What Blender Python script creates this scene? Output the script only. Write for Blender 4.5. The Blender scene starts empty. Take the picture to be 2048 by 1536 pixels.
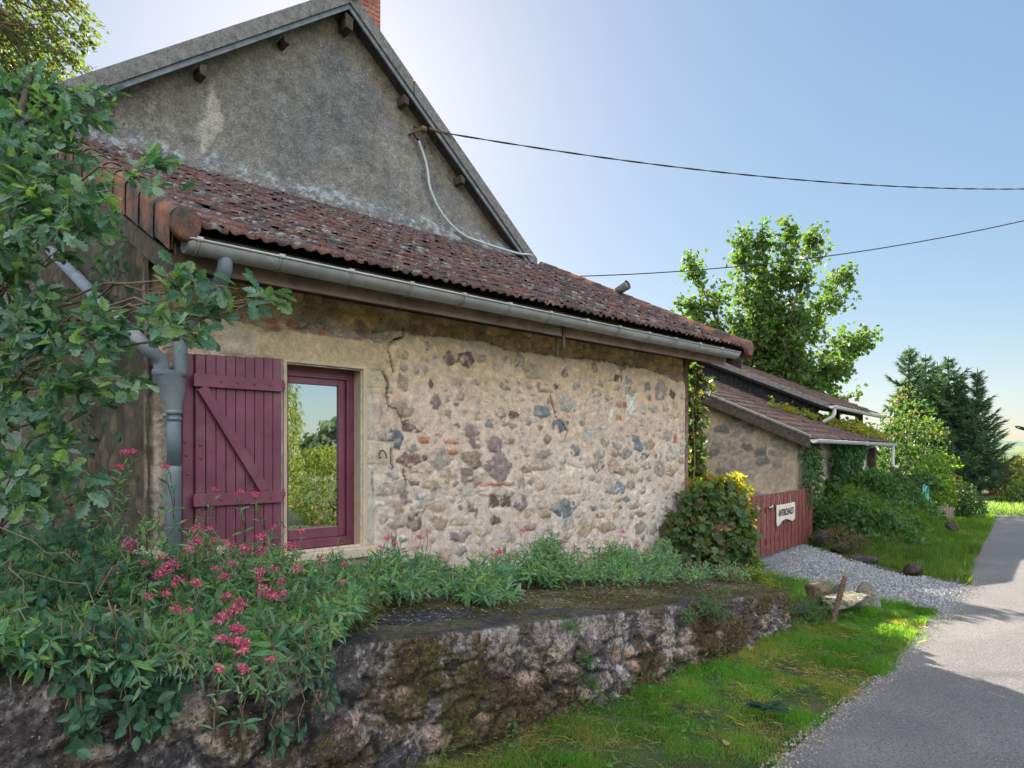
import bpy, math, random
import numpy as np
R = math.radians
PI = math.pi
rng = np.random.default_rng(11)
random.seed(11)
COL = bpy.context.scene.collection

# ------------------------------------------------------------------ camera frame (world: X along the house front, Y into the house, Z up)
AZ = R(43.95); EYE = 1.65; FPX = 1365.33; HOR = 905.0
VX, VY = math.sin(AZ), math.cos(AZ)
RX, RY = math.cos(AZ), -math.sin(AZ)
def wp(px, py, d):
    a = (px-1024)/FPX; b = (HOR-py)/FPX
    return np.array([(VX+a*RX)*d, (VY+a*RY)*d, EYE+b*d])
def wpy(px, py, y):
    a = (px-1024)/FPX
    return wp(px, py, y/(VY+a*RY))

# ------------------------------------------------------------------ noise
def _h(ix, iy, s):
    n = (ix.astype(np.int64)*374761393 + iy.astype(np.int64)*668265263 + s*144269504) & 0xffffffff
    n = ((n ^ (n >> 13))*1274126177) & 0xffffffff
    n = n ^ (n >> 16)
    return (n & 0xffffff)/float(0xffffff)
def vn(x, y, s=0):
    ix = np.floor(x); iy = np.floor(y); fx = x-ix; fy = y-iy
    fx = fx*fx*(3-2*fx); fy = fy*fy*(3-2*fy)
    a = _h(ix, iy, s); b = _h(ix+1, iy, s); c = _h(ix, iy+1, s); d = _h(ix+1, iy+1, s)
    return (a*(1-fx)+b*fx)*(1-fy)+(c*(1-fx)+d*fx)*fy
def fbm(x, y, o=4, s=0, g=.5):
    x = np.asarray(x, float); y = np.asarray(y, float)
    t = 0; a = 1; n = 0
    for k in range(o):
        t = t+a*vn(x, y, s+k*17); n += a; a *= g; x = x*2.03+5.2; y = y*2.03+1.7
    return t/n
def sst(a, b, x):
    t = np.clip((np.asarray(x, float)-a)/(b-a), 0, 1)
    return t*t*(3-2*t)
def voro(x, y, s=0, jit=.85):
    ix = np.floor(x); iy = np.floor(y)
    f1 = np.full(x.shape, 9.); f2 = np.full(x.shape, 9.); idd = np.zeros(x.shape); dx1 = np.zeros(x.shape); dy1 = np.zeros(x.shape)
    for i in (-1, 0, 1):
        for j in (-1, 0, 1):
            cx = ix+i; cy = iy+j
            px = cx+.5+(_h(cx, cy, s)-.5)*jit; py = cy+.5+(_h(cx, cy, s+3)-.5)*jit
            d = np.hypot(x-px, y-py); m = d < f1
            f2 = np.where(m, f1, np.minimum(f2, d)); f1 = np.where(m, d, f1)
            idd = np.where(m, _h(cx, cy, s+9), idd)
    return f1, f2, idd
def lerp(a, b, t):
    a = np.asarray(a, float); b = np.asarray(b, float); t = np.asarray(t)[..., None]
    return a*(1-t)+b*t

# ------------------------------------------------------------------ mesh helpers
def mk(name, V, F, mat=None, parent=None, col=None, smooth=False):
    me = bpy.data.meshes.new(name)
    V = np.ascontiguousarray(np.asarray(V, np.float32).reshape(-1, 3))
    Fs = F if isinstance(F, list) else [F]
    Fs = [np.asarray(f, np.int32) for f in Fs if len(f)]
    me.vertices.add(len(V)); me.vertices.foreach_set('co', V.ravel())
    loops = np.concatenate([f.ravel() for f in Fs])
    starts = []; o = 0
    for f in Fs:
        starts.append(o+np.arange(len(f))*f.shape[1]); o += f.size
    starts = np.concatenate(starts).astype(np.int32)
    me.loops.add(len(loops)); me.loops.foreach_set('vertex_index', loops)
    me.polygons.add(len(starts)); me.polygons.foreach_set('loop_start', starts)
    me.polygons.foreach_set('use_smooth', np.full(len(starts), bool(smooth)))
    me.update(calc_edges=True)
    if col is not None:
        c = np.asarray(col, np.float32)
        if c.ndim == 1: c = np.tile(c, (len(V), 1))
        c4 = np.ones((len(V), 4), np.float32); c4[:, :3] = c
        at = me.color_attributes.new('Col', 'FLOAT_COLOR', 'POINT'); at.data.foreach_set('color', c4.ravel())
    if mat: me.materials.append(mat)
    ob = bpy.data.objects.new(name, me); COL.objects.link(ob)
    if parent: ob.parent = parent
    return ob
def gridf(nu, nv, off=0, wrap=False):
    u = np.arange(nu-1 if not wrap else nu); v = np.arange(nv-1)
    U, W = np.meshgrid(u, v, indexing='ij'); U2 = (U+1) % nu
    return np.stack([U*nv+W, U2*nv+W, U2*nv+W+1, U*nv+W+1], -1).reshape(-1, 4)+off
class G:
    def __init__(s): s.V = []; s.F = {}; s.C = []; s.n = 0
    def add(s, V, F, c=(1, 1, 1)):
        V = np.asarray(V, float).reshape(-1, 3)
        for f in (F if isinstance(F, list) else [F]):
            f = np.asarray(f, np.int64)
            if len(f): s.F.setdefault(f.shape[1], []).append(f+s.n)
        c = np.asarray(c, float)
        s.C.append(np.tile(c, (len(V), 1)) if c.ndim == 1 else c)
        s.V.append(V); s.n += len(V); return s
    def box(s, a, b, c=(1, 1, 1)):
        x0, y0, z0 = a; x1, y1, z1 = b
        V = [(x0, y0, z0), (x1, y0, z0), (x1, y1, z0), (x0, y1, z0), (x0, y0, z1), (x1, y0, z1), (x1, y1, z1), (x0, y1, z1)]
        return s.add(V, BOXF, c)
    def bar(s, p, q, w, h, c=(1, 1, 1), up=(0, 0, 1)):
        p = np.array(p, float); q = np.array(q, float); d = q-p; d /= np.linalg.norm(d)
        u = np.array(up, float); sd = np.cross(d, u); sd /= np.linalg.norm(sd); u = np.cross(sd, d)
        V = [p-sd*w/2-u*h/2, p+sd*w/2-u*h/2, q+sd*w/2-u*h/2, q-sd*w/2-u*h/2, p-sd*w/2+u*h/2, p+sd*w/2+u*h/2, q+sd*w/2+u*h/2, q-sd*w/2+u*h/2]
        return s.add(V, BOXF, c)
    def tube(s, pts, rad, n=8, c=(1, 1, 1), cap=True):
        P = np.asarray(pts, float); m = len(P); rad = np.broadcast_to(np.asarray(rad, float), (m,))
        T = np.gradient(P, axis=0); T /= np.linalg.norm(T, axis=1)[:, None]+1e-9
        ref = np.array([0, 0, 1.]) if abs(T[0, 2]) < .9 else np.array([1., 0, 0])
        U = np.zeros_like(P)
        for i in range(m):
            u = ref-T[i]*ref.dot(T[i]); u /= np.linalg.norm(u)+1e-9; U[i] = u; ref = u
        W = np.cross(T, U); a = np.arange(n)*2*PI/n
        V = P[:, None]+rad[:, None, None]*(np.cos(a)[None, :, None]*U[:, None]+np.sin(a)[None, :, None]*W[:, None])
        i = np.arange(m-1)[:, None]; j = np.arange(n)[None]; j2 = (j+1) % n
        F = np.stack([i*n+j, i*n+j2, (i+1)*n+j2, (i+1)*n+j], -1).reshape(-1, 4)
        Fs = [F]
        if cap: Fs.append(np.array([np.arange(n)[::-1], (m-1)*n+np.arange(n)]))
        cc = np.asarray(c, float)
        if cc.ndim == 2: cc = np.repeat(cc, n, 0)
        return s.add(V.reshape(-1, 3), Fs, cc)
    def prism(s, pts, off, c=(1, 1, 1)):
        P = np.asarray(pts, float); n = len(P); V = np.vstack([P, P+np.asarray(off, float)])
        j = np.arange(n); j2 = (j+1) % n
        return s.add(V, [np.stack([j, j2, n+j2, n+j], -1), np.array([j[::-1], n+j])], c)
    def build(s, name, mat, parent=None, smooth=False, col=True):
        return mk(name, np.vstack(s.V), [np.vstack(f) for f in s.F.values()], mat, parent, np.vstack(s.C) if col else None, smooth)
BOXF = np.array([(0, 3, 2, 1), (4, 5, 6, 7), (0, 1, 5, 4), (1, 2, 6, 5), (2, 3, 7, 6), (3, 0, 4, 7)])
def bev(o, w=.003, seg=2):
    m = o.modifiers.new('bevel', 'BEVEL'); m.width = w; m.segments = seg; m.limit_method = 'ANGLE'; m.angle_limit = R(40); return o
def empty(name, loc=(0, 0, 0)):
    o = bpy.data.objects.new(name, None); o.location = loc; o.empty_display_size = .2; COL.objects.link(o); return o
def tag(o, label=None, cat=None, group=None, kind=None):
    if label: o['label'] = label
    if cat: o['category'] = cat
    if group: o['group'] = group
    if kind: o['kind'] = kind
    return o
def thing(name, label, cat, loc=(0, 0, 0), group=None):
    # vertices of the parts are written in world coordinates, so each part is shifted back by the Empty's place
    return tag(empty(name, loc), label, cat, group)
def seat():
    # give every child the inverse of its thing's position, sub-parts follow their part
    for o in list(COL.objects):
        if o.type == 'EMPTY' and o.parent is None and not o.get('placed'):
            for ch in o.children:
                if ch.get('local'): continue
                ch.location = (-o.location[0], -o.location[1], -o.location[2])

# ------------------------------------------------------------------ materials
def nt(name):
    m = bpy.data.materials.new(name); m.use_nodes = True; t = m.node_tree
    for n in list(t.nodes): t.nodes.remove(n)
    out = t.nodes.new('ShaderNodeOutputMaterial')
    return m, t, out
def N(t, ty, **kw):
    n = t.nodes.new(ty)
    for k, v in kw.items():
        if hasattr(n, k): setattr(n, k, v)
        else: n.inputs[k.replace('_', ' ')].default_value = v
    return n
def tex(t, scale, detail=5, rough=.55, co=None):
    n = N(t, 'ShaderNodeTexNoise'); n.inputs['Scale'].default_value = scale; n.inputs['Detail'].default_value = detail; n.inputs['Roughness'].default_value = rough
    if co is None:
        co = N(t, 'ShaderNodeTexCoord').outputs['Object']
    t.links.new(co, n.inputs['Vector']); return n.outputs['Fac']
def ramp(t, f, pts):
    r = N(t, 'ShaderNodeValToRGB'); e = r.color_ramp.elements
    while len(e) < len(pts): e.new(.5)
    for k, (p, c) in enumerate(pts):
        e[k].position = p; e[k].color = (*c, 1) if len(c) == 3 else c
    t.links.new(f, r.inputs[0]); return r.outputs[0]
def mixc(t, a, b, f, mode='MIX'):
    m = N(t, 'ShaderNodeMix', data_type='RGBA', blend_type=mode)
    for s, v in ((0, f), (6, a), (7, b)):
        if hasattr(v, 'links'): t.links.new(v, m.inputs[s])
        else: m.inputs[s].default_value = v if s == 0 else ((*v, 1) if len(v) == 3 else v)
    return m.outputs[2]
def g3(v): return (v, v, v)
def surf(name, base=None, var=.35, vs=30, rough=.85, bump=.4, bs=60, bd=.01, spots=None, metal=0, detail=6, spec=.3, att=True, fine=None, second=None, fc=(.62, 1.25)):
    """base colour (the Col attribute, or a constant) broken up by two scales of noise, with bump"""
    m, t, out = nt(name)
    b = N(t, 'ShaderNodeBsdfPrincipled'); b.inputs['Roughness'].default_value = rough; b.inputs['Metallic'].default_value = metal
    b.inputs['Specular IOR Level'].default_value = spec
    if base is None:
        c = N(t, 'ShaderNodeAttribute', attribute_name='Col').outputs['Color']
    else:
        r = N(t, 'ShaderNodeRGB'); r.outputs[0].default_value = (*base, 1); c = r.outputs[0]
    f = tex(t, vs, detail)
    c = mixc(t, c, ramp(t, f, [(.3, g3(1-var)), (.7, g3(1+var*.6))]), 1, 'MULTIPLY')
    if second:
        sc, colr, lo, hi = second
        c = mixc(t, c, colr, ramp(t, tex(t, sc, 6, .6), [(lo, g3(0)), (hi, g3(1))]))
    if fine:
        c = mixc(t, c, ramp(t, tex(t, fine, 3, .7), [(.35, g3(fc[0])), (.65, g3(fc[1]))]), 1, 'MULTIPLY')
    if spots:
        for sc, colr, lo, hi in spots:
            c = mixc(t, c, colr, ramp(t, tex(t, sc, 4, .65), [(lo, g3(0)), (hi, g3(1))]))
    t.links.new(c, b.inputs['Base Color'])
    if bump:
        bp = N(t, 'ShaderNodeBump'); bp.inputs['Strength'].default_value = bump; bp.inputs['Distance'].default_value = bd
        t.links.new(tex(t, bs, 8, .65), bp.inputs['Height']); t.links.new(bp.outputs[0], b.inputs['Normal'])
    t.links.new(b.outputs[0], out.inputs[0]); return m
def leafm(name, trans=.4, rough=.45, tint=(1.25, 1.25, .45), spec=.35):
    m, t, out = nt(name)
    c = N(t, 'ShaderNodeAttribute', attribute_name='Col').outputs['Color']
    c = mixc(t, c, ramp(t, tex(t, 55, 3), [(.3, g3(.75)), (.7, g3(1.2))]), 1, 'MULTIPLY')
    b = N(t, 'ShaderNodeBsdfPrincipled'); b.inputs['Roughness'].default_value = rough; b.inputs['Specular IOR Level'].default_value = spec
    t.links.new(c, b.inputs['Base Color'])
    tr = N(t, 'ShaderNodeBsdfTranslucent'); t.links.new(mixc(t, c, (*[2.2*k for k in tint],), 1, 'MULTIPLY'), tr.inputs[0])
    mx = N(t, 'ShaderNodeMixShader'); mx.inputs[0].default_value = trans
    t.links.new(b.outputs[0], mx.inputs[1]); t.links.new(tr.outputs[0], mx.inputs[2]); t.links.new(mx.outputs[0], out.inputs[0]); return m

M = {}
M['wall'] = surf('lime_rubble', var=.26, vs=15, fc=(.80, 1.12), fine=62, rough=.92, bump=.8, bs=110, bd=.008)
M['lowwall'] = surf('mossy_rubble', var=.5, vs=22, fine=85, rough=.95, bump=1, bs=100, bd=.012, spots=[(60, (.018, .018, .02), .57, .64), (75, (.40, .37, .36), .645, .70)])
M['terrace'] = surf('mossy_slab', var=.5, vs=20, fine=70, rough=.85, bump=1, bs=60, bd=.02, spots=[(38, (.36, .38, .40), .60, .65), (24, (.02, .02, .022), .57, .66)])
M['gable'] = surf('old_render', var=.32, vs=13, fine=42, rough=.95, bump=1, bs=45, bd=.025, spots=[(21, (.30, .29, .27), .60, .72), (18, (.05, .05, .055), .62, .72)])
M['tile'] = surf('clay_tile', var=.45, vs=28, fine=120, rough=.85, bump=.6, bs=90, bd=.006, spots=[(7, (.045, .042, .046), .50, .62), (6, (.19, .195, .18), .57, .64), (26, (.22, .225, .21), .61, .69)])
M['tile_far'] = surf('clay_tile_weathered', var=.4, vs=22, fine=90, rough=.85, bump=.5, bs=70, bd=.006, spots=[(14, (.22, .2, .18), .64, .72)])
M['verge'] = surf('cement_verge', base=(.185, .18, .175), var=.4, vs=12, fine=70, rough=.95, bump=.9, bs=60, bd=.01, spots=[(20, (.33, .32, .29), .66, .74), (30, (.05, .05, .05), .64, .72)])
M['barge'] = surf('grey_board', base=(.17, .195, .22), var=.35, vs=8, rough=.8, bump=.3, bs=40)
M['timber'] = surf('weathered_timber', base=(.07, .055, .045), var=.5, vs=12, rough=.9, bump=.5, bs=50)
M['fascia'] = surf('stained_fascia', base=(.26, .165, .135), var=.4, vs=5, rough=.75, bump=.3, bs=50, second=(3.5, (.27, .22, .21), .5, .68))
M['pipe'] = surf('pipe_zinc', base=(.13, .16, .19), var=.25, vs=6, rough=.55, bump=.1, bs=30, spec=.35, second=(4, (.19, .19, .19), .5, .7))
M['zinc'] = surf('zinc', base=(.34, .345, .35), var=.25, vs=6, rough=.5, bump=.1, bs=30, metal=.35, spec=.5, second=(4, (.32, .28, .26), .52, .7))
M['pvc'] = surf('white_gutter', base=(.55, .58, .60), var=.15, vs=6, rough=.5, bump=.05)
M['conduit'] = surf('grey_conduit', base=(.42, .47, .50), var=.1, vs=10, rough=.6, bump=.1)
M['maroon'] = surf('maroon_paint', base=(.165, .045, .078), var=.30, vs=5, second=(2.6, (.20, .075, .10), .48, .66), rough=.5, bump=.25, bs=45, bd=.004, spec=.4, spots=[(38, (.30, .13, .16), .71, .76)])
M['redgate'] = surf('red_stained_wood', base=(.20, .062, .056), var=.35, vs=9, rough=.7, bump=.3, bs=60, spots=[(26, (.33, .15, .14), .66, .74)])
M['brick'] = surf('chimney_brick', var=.3, vs=20, fine=90, rough=.9, bump=.5, bs=70)
M['stone'] = surf('field_stone', var=.4, vs=9, fine=60, rough=.92, bump=.8, bs=40, bd=.02, spots=[(12, (.08, .085, .04), .58, .68)])
M['dress'] = surf('dressed_stone', base=(.56, .44, .30), var=.25, vs=10, rough=.9, bump=.5, bs=80, bd=.005, second=(5, (.40, .36, .30), .45, .7))
M['black'] = surf('black_cable', base=(.012, .012, .014), var=.2, vs=10, rough=.6, bump=0)
M['iron'] = surf('rusty_iron', base=(.13, .085, .06), var=.4, vs=30, rough=.8, bump=.4, bs=80)
M['terracotta'] = surf('terracotta', base=(.27, .115, .075), var=.4, vs=9, fine=90, rough=.85, bump=.5, bs=60, second=(4.5, (.05, .046, .042), .42, .56))
M['darkboard'] = surf('tarred_boards', base=(.03, .034, .042), var=.5, vs=7, rough=.8, bump=.5, bs=40, second=(11, (.07, .07, .075), .55, .7))
M['road'] = surf('asphalt', base=(.165, .158, .157), second=(.55, (.135, .13, .132), .46, .62), var=.2, vs=1.6, fine=70, rough=.92, bump=1, bs=75, bd=.012, spots=[(62, (.36, .345, .325), .61, .70), (52, (.05, .05, .055), .58, .68)])
M['ground'] = surf('turf_ground', base=(.05, .075, .022), var=.5, vs=3, fine=60, rough=1, bump=1, bs=40, bd=.03, second=(1.7, (.10, .085, .045), .5, .68))
M['gravel'] = surf('slate_gravel', base=(.22, .23, .25), var=.4, vs=6, fine=120, rough=.9, bump=1, bs=60, bd=.03)
M['chip'] = surf('slate_chip', var=.3, vs=40, rough=.8, bump=.3)
M['oakleaf'] = leafm('oak_leaf', .38, .5)
M['leaf'] = leafm('green_leaf', .42, .5)
M['backleaf'] = leafm('tree_leaf', .5, .45, tint=(1.5, 1.35, .4))
M['grass'] = leafm('grass_blade', .58, .55, tint=(1.9, 1.6, .35), spec=.2)
M['needle'] = leafm('fir_needle', .15, .6)
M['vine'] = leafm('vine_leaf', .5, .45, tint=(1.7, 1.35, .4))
M['petal'] = leafm('petal', .3, .7, tint=(1, .8, .9), spec=.1)
M['bark'] = surf('bark', base=(.09, .075, .06), var=.5, vs=14, rough=.95, bump=.9, bs=30, bd=.02)
M['twig'] = surf('twig', base=(.16, .12, .08), var=.4, vs=30, rough=.9, bump=.2)
M['signw'] = surf('sign_board', base=(.62, .58, .50), var=.15, vs=14, rough=.7, bump=.2)
M['ink'] = surf('sign_lettering', base=(.07, .05, .045), var=.2, vs=20, rough=.7, bump=0)
M['steel'] = surf('galvanised', base=(.5, .52, .54), var=.2, vs=20, rough=.4, metal=.7, bump=0)
M['hose'] = surf('green_hose', base=(.10, .36, .28), var=.2, vs=20, rough=.5, bump=0)
M['postpaint'] = surf('post_paint', var=.25, vs=16, rough=.7, bump=.2)
M['hill'] = surf('far_hill', base=(.10, .15, .12), var=.5, vs=.05, rough=1, bump=0, second=(.02, (.16, .20, .09), .5, .6))  # bluish green base carries the haze of distance
def glass():
    m, t, out = nt('window_glass')
    b = N(t, 'ShaderNodeBsdfPrincipled'); b.inputs['Base Color'].default_value = (.62, .68, .70, 1); b.inputs['Metallic'].default_value = 1; b.inputs['Roughness'].default_value = .015
    t.links.new(b.outputs[0], out.inputs[0]); return m
M['glass'] = glass()

# ------------------------------------------------------------------ sun, sky, camera, view
SAZ, SEL = R(28.7), R(28.0); CLOUD_FILL = 11.0
sc = bpy.context.scene
w = bpy.data.worlds.new('World'); sc.world = w; w.use_nodes = True
wt = w.node_tree; bg = wt.nodes['Background']
sk = wt.nodes.new('ShaderNodeTexSky'); sk.sky_type = 'NISHITA'; sk.sun_disc = False
sk.sun_elevation = SEL; sk.sun_rotation = SAZ; sk.altitude = 200; sk.air_density = 1.0; sk.dust_density = .5; sk.ozone_density = 2.0
gm = wt.nodes.new('ShaderNodeGamma'); gm.inputs[1].default_value = .42; wt.links.new(sk.outputs[0], gm.inputs[0])
hs = wt.nodes.new('ShaderNodeHueSaturation'); hs.inputs['Saturation'].default_value = 1.75; wt.links.new(gm.outputs[0], hs.inputs['Color'])
# broken bright cloud added behind the viewer as fill for the shaded front
tc = wt.nodes.new('ShaderNodeTexCoord')
def wmath(op, a, b=None):
    n = wt.nodes.new('ShaderNodeMath'); n.operation = op; n.use_clamp = False
    for k, v in enumerate((a, b)):
        if v is None: continue
        if hasattr(v, 'links'): wt.links.new(v, n.inputs[k])
        else: n.inputs[k].default_value = v
    return n.outputs[0]
def wrange(v, a, b):
    n = wt.nodes.new('ShaderNodeMapRange'); n.interpolation_type = 'SMOOTHSTEP'; wt.links.new(v, n.inputs[0]); n.inputs[1].default_value = a; n.inputs[2].default_value = b; return n.outputs[0]
dt = wt.nodes.new('ShaderNodeVectorMath'); dt.operation = 'DOT_PRODUCT'; wt.links.new(tc.outputs['Generated'], dt.inputs[0]); dt.inputs[1].default_value = (-VX, -VY, 0)
sx = wt.nodes.new('ShaderNodeSeparateXYZ'); wt.links.new(tc.outputs['Generated'], sx.inputs[0])
mp = wt.nodes.new('ShaderNodeMapping'); mp.inputs['Scale'].default_value = (1, 1, 2.2); wt.links.new(tc.outputs['Generated'], mp.inputs[0])
cn = tex(wt, 2.6, 8, .55, mp.outputs[0])
fac = wmath('MULTIPLY', wmath('MULTIPLY', wrange(cn, .38, .54), wrange(dt.outputs['Value'], -.05, .30)), wrange(sx.outputs[2], .12, .28))
sky_c = mixc(wt, hs.outputs[0], (CLOUD_FILL*.97, CLOUD_FILL*.98, CLOUD_FILL*1.0), fac)
wt.links.new(sky_c, bg.inputs[0]); bg.inputs[1].default_value = .10
sl = bpy.data.lights.new('sun', 'SUN'); sl.energy = 5.0; sl.angle = R(.5); sl.color = (1, .90, .74)
so = bpy.data.objects.new('sun', sl); COL.objects.link(so)
so.rotation_euler = (PI/2-SEL, 0, PI-SAZ)
cam = bpy.data.cameras.new('camera'); cam.lens = 24; cam.sensor_width = 36; cam.shift_y = (HOR-768)/2048; cam.clip_end = 4000; cam.clip_start = .05
co = bpy.data.objects.new('camera', cam); COL.objects.link(co); co.location = (0, 0, EYE); co.rotation_euler = (PI/2, 0, -AZ); sc.camera = co
sc.view_settings.view_transform = 'Standard'; sc.view_settings.look = 'None'; sc.view_settings.exposure = 2.0; sc.view_settings.gamma = 1
sc.cycles.max_bounces = 8; sc.cycles.transparent_max_bounces = 8
try: sc.cycles.use_denoising = True
except Exception: pass

# ------------------------------------------------------------------ terrain
def yroad(x): return np.interp(x, [-30, -5, 2, 4, 6.6, 8.8, 11, 13.6, 22.3, 30, 60], [-.2, 1.1, 1.5, 1.77, 1.98, 2.27, 2.42, 2.93, 4.3, 5.6, 11])
def gz(x, y):
    x = np.asarray(x, float); y = np.asarray(y, float)
    z = np.interp(x, [-30, 0, 6.5, 12, 26, 45, 120, 420, 900], [.2, 0, -.22, -.25, -.25, -.3, -.9, -2.2, -2.5])
    yr = yroad(x)
    z = z+.07*sst(0, 1.0, y-yr)*(1-sst(8, 10, x))
    sd = (x-11.5)*.781-(y-2.6)*.625
    z = z+1.05*sst(0, 1.8, sd)*sst(.25, 2.8, y-yr)*(1-sst(19.0, 21.2, x+.25*(y-4)))
    off = sst(0, .4, y-yr)*(1-sst(30, 60, np.hypot(x, y)))
    z = z+off*.05*(fbm(x*1.7, y*1.7, 3, 5)-.5)
    return z
def lines(a, b, st, far):
    c = np.arange(a, b, st); up = [b]; s = st
    while up[-1] < far: s *= 1.22; up.append(up[-1]+s)
    dn = [a]; s = st
    while dn[-1] > -far: s *= 1.22; dn.append(dn[-1]-s)
    return np.concatenate([dn[:0:-1], c, up])
gx = lines(-2, 26, .16, 900); gy = lines(-4, 8, .16, 900)
X, Y = np.meshgrid(gx, gy, indexing='ij')
V = np.stack([X, Y, gz(X, Y)], -1).reshape(-1, 3)
tag(mk('ground', V, gridf(len(gx), len(gy)), M['ground'], smooth=True), kind='structure')

# road: strip that follows the terrain, then swings to the right
rx = np.concatenate([np.arange(-12, 24.95, .25)])
edgeL = np.stack([rx, yroad(rx)+.05*(fbm(rx*2.2, rx*0, 3, 8)-.5)], -1)
EL = edgeL
T = np.gradient(EL, axis=0); T /= np.linalg.norm(T, axis=1)[:, None]; NR = np.stack([T[:, 1], -T[:, 0]], -1)
cw = np.linspace(0, 1, 13)
P = EL[:, None]+NR[:, None]*(cw[None, :, None]*3.5)
zz = gz(P[..., 0], P[..., 1])+.018+.03*(1-(2*cw-1)**2)[None]
V = np.concatenate([P, zz[..., None]], -1).reshape(-1, 3)
xb = np.linspace(21.0, EL[-1, 0]+.2, 13); tb = np.linspace(0, 1, 60)**1.6
XB, TB = np.meshgrid(xb, tb, indexing='ij'); YB = (yroad(XB)-3.47)*(1-TB)-60*TB; XB = XB+1.5*sst(-6, -40, YB)
VB = np.stack([XB, YB, gz(XB, YB)+.02], -1).reshape(-1, 3)
tag(mk('road', np.vstack([V, VB]), np.vstack([gridf(len(EL), 13), gridf(13, 60, len(V))]), M['road'], smooth=True), kind='structure')

# gravel drive in front of the gate
a0 = np.array([(12.35, 2.25), (11.55, 3.3), (12.4, 4.4), (14.3, 6.2), (14.3, 8.5)])
b0 = np.array([(9.0, 2.08), (9.2, 2.7), (9.75, 3.6), (10.2, 4.6), (9.6, 8.5)])
tt = np.linspace(0, 4, 50); A = np.stack([np.interp(tt, range(5), a0[:, k]) for k in (0, 1)], -1); B = np.stack([np.interp(tt, range(5), b0[:, k]) for k in (0, 1)], -1)
ss = np.linspace(0, 1, 40)
P = B[:, None]+(A-B)[:, None]*ss[None, :, None]
zz = gz(P[..., 0], P[..., 1])+.012
tag(mk('gravel_drive', np.concatenate([P, zz[..., None]], -1).reshape(-1, 3), gridf(50, 40), M['gravel'], smooth=True), kind='structure')
n = 11000
ti = rng.random(n)*3.1; sI = rng.random(n)
A1 = np.stack([np.interp(ti, range(5), a0[:, k]) for k in (0, 1)], -1); B1 = np.stack([np.interp(ti, range(5), b0[:, k]) for k in (0, 1)], -1)
P = B1+(A1-B1)*(sI*1.04-.02)[:, None]+rng.normal(0, .05, (n, 2))
sz = rng.uniform(.010, .026, n)
tet = np.array([(1, 0, -.3), (-.5, .8, -.3), (-.6, -.75, -.3), (.15, .05, .55)])
an = rng.random(n)*6.28; ca, sa = np.cos(an), np.sin(an)
L = tet[None]*(sz[:, None, None]*rng.uniform(.6, 1.3, (n, 4, 3)))
V = np.stack([L[..., 0]*ca[:, None]-L[..., 1]*sa[:, None], L[..., 0]*sa[:, None]+L[..., 1]*ca[:, None], L[..., 2]], -1)
V = V+np.concatenate([P, (gz(P[:, 0], P[:, 1])+.018)[:, None]], -1)[:, None]
f = np.array([(0, 1, 3), (1, 2, 3), (2, 0, 3), (0, 2, 1)])
F = (np.arange(n)[:, None, None]*4+f[None]).reshape(-1, 3)
c = np.repeat(lerp((.10, .105, .115), (.36, .37, .385), rng.random(n)), 4, 0)
tag(mk('gravel', V.reshape(-1, 3), F, M['chip'], col=c), kind='stuff', label='loose blue grey slate gravel on the drive before the gate', cat='gravel')

# far hills beyond the fields
def hill(name, dist, h, seed, a0_, a1_):
    an = np.radians(np.linspace(a0_, a1_, 90)); k = np.arange(5)
    hh = h*(.55+.9*fbm(an*14, an*0, 4, seed))
    V = []
    for i, a in enumerate(an):
        for r_, zf in ((0, -.3), (40, .55), (90, .9), (140, 1.0), (300, .4)):
            V.append(((dist+r_)*math.sin(a), (dist+r_)*math.cos(a), -3+3*0+(hh[i]+3)*zf if zf > 0 else -4))
    return tag(mk(name, V, gridf(90, 5), M['hill'], smooth=True), kind='structure')
hill('hills', 520, 12, 3, 60, 125)

# ------------------------------------------------------------------ leaves
def template(outline, fold=.12, curl=.12):
    """outline: half outline (x along the leaf 0..1, y>=0); two mirrored faces folded on the midrib"""
    o = np.array(outline, float); k = len(o)
    zc = lambda x: -curl*(x-.3)**2
    L = np.stack([o[:, 0], o[:, 1], zc(o[:, 0])+fold*o[:, 1]], -1)
    Rr = L*[1, -1, 1]
    V = np.vstack([L, Rr]); F = np.array([np.arange(k), np.arange(k, 2*k)[::-1]])
    return V, F
T_OAK = template([(0, 0), (.12, .03), (.22, .10), (.27, .07), (.36, .19), (.43, .12), (.54, .27), (.62, .17), (.74, .27), (.81, .17), (.91, .16), (1, 0)], .25, .25)
T_LANCE = template([(0, 0), (.3, .115), (.62, .10), (1, 0)], .35, .3)
T_OVAL = template([(0, 0), (.15, .2), (.45, .30), (.75, .2), (1, 0)], .2, .2)
T_TRI = template([(0, 0), (.4, .28), (1, 0)], .2, .1)
T_MAPLE = template([(0, 0), (-.08, .20), (.18, .28), (.15, .52), (.40, .36), (.62, .50), (.62, .18), (1, 0)], .15, .25)
T_NEEDLE = template([(0, 0), (.25, .10), (1, 0)], .1, .35)
def leaves(P, D, Nn, S, tmpl, C):
    P = np.asarray(P, float); n = len(P)
    D = D/(np.linalg.norm(D, axis=1)[:, None]+1e-9)
    W = np.cross(Nn, D); W /= np.linalg.norm(W, axis=1)[:, None]+1e-9
    U = np.cross(D, W)
    tv, tf = tmpl; m = len(tv); S = np.broadcast_to(np.asarray(S, float), (n,))
    V = P[:, None]+S[:, None, None]*(tv[None, :, 0:1]*D[:, None]+tv[None, :, 1:2]*W[:, None]+tv[None, :, 2:3]*U[:, None])
    F = (np.arange(n)[:, None, None]*m+tf[None]).reshape(-1, tf.shape[1])
    return V.reshape(-1, 3), F, np.repeat(C, m, 0)
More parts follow.
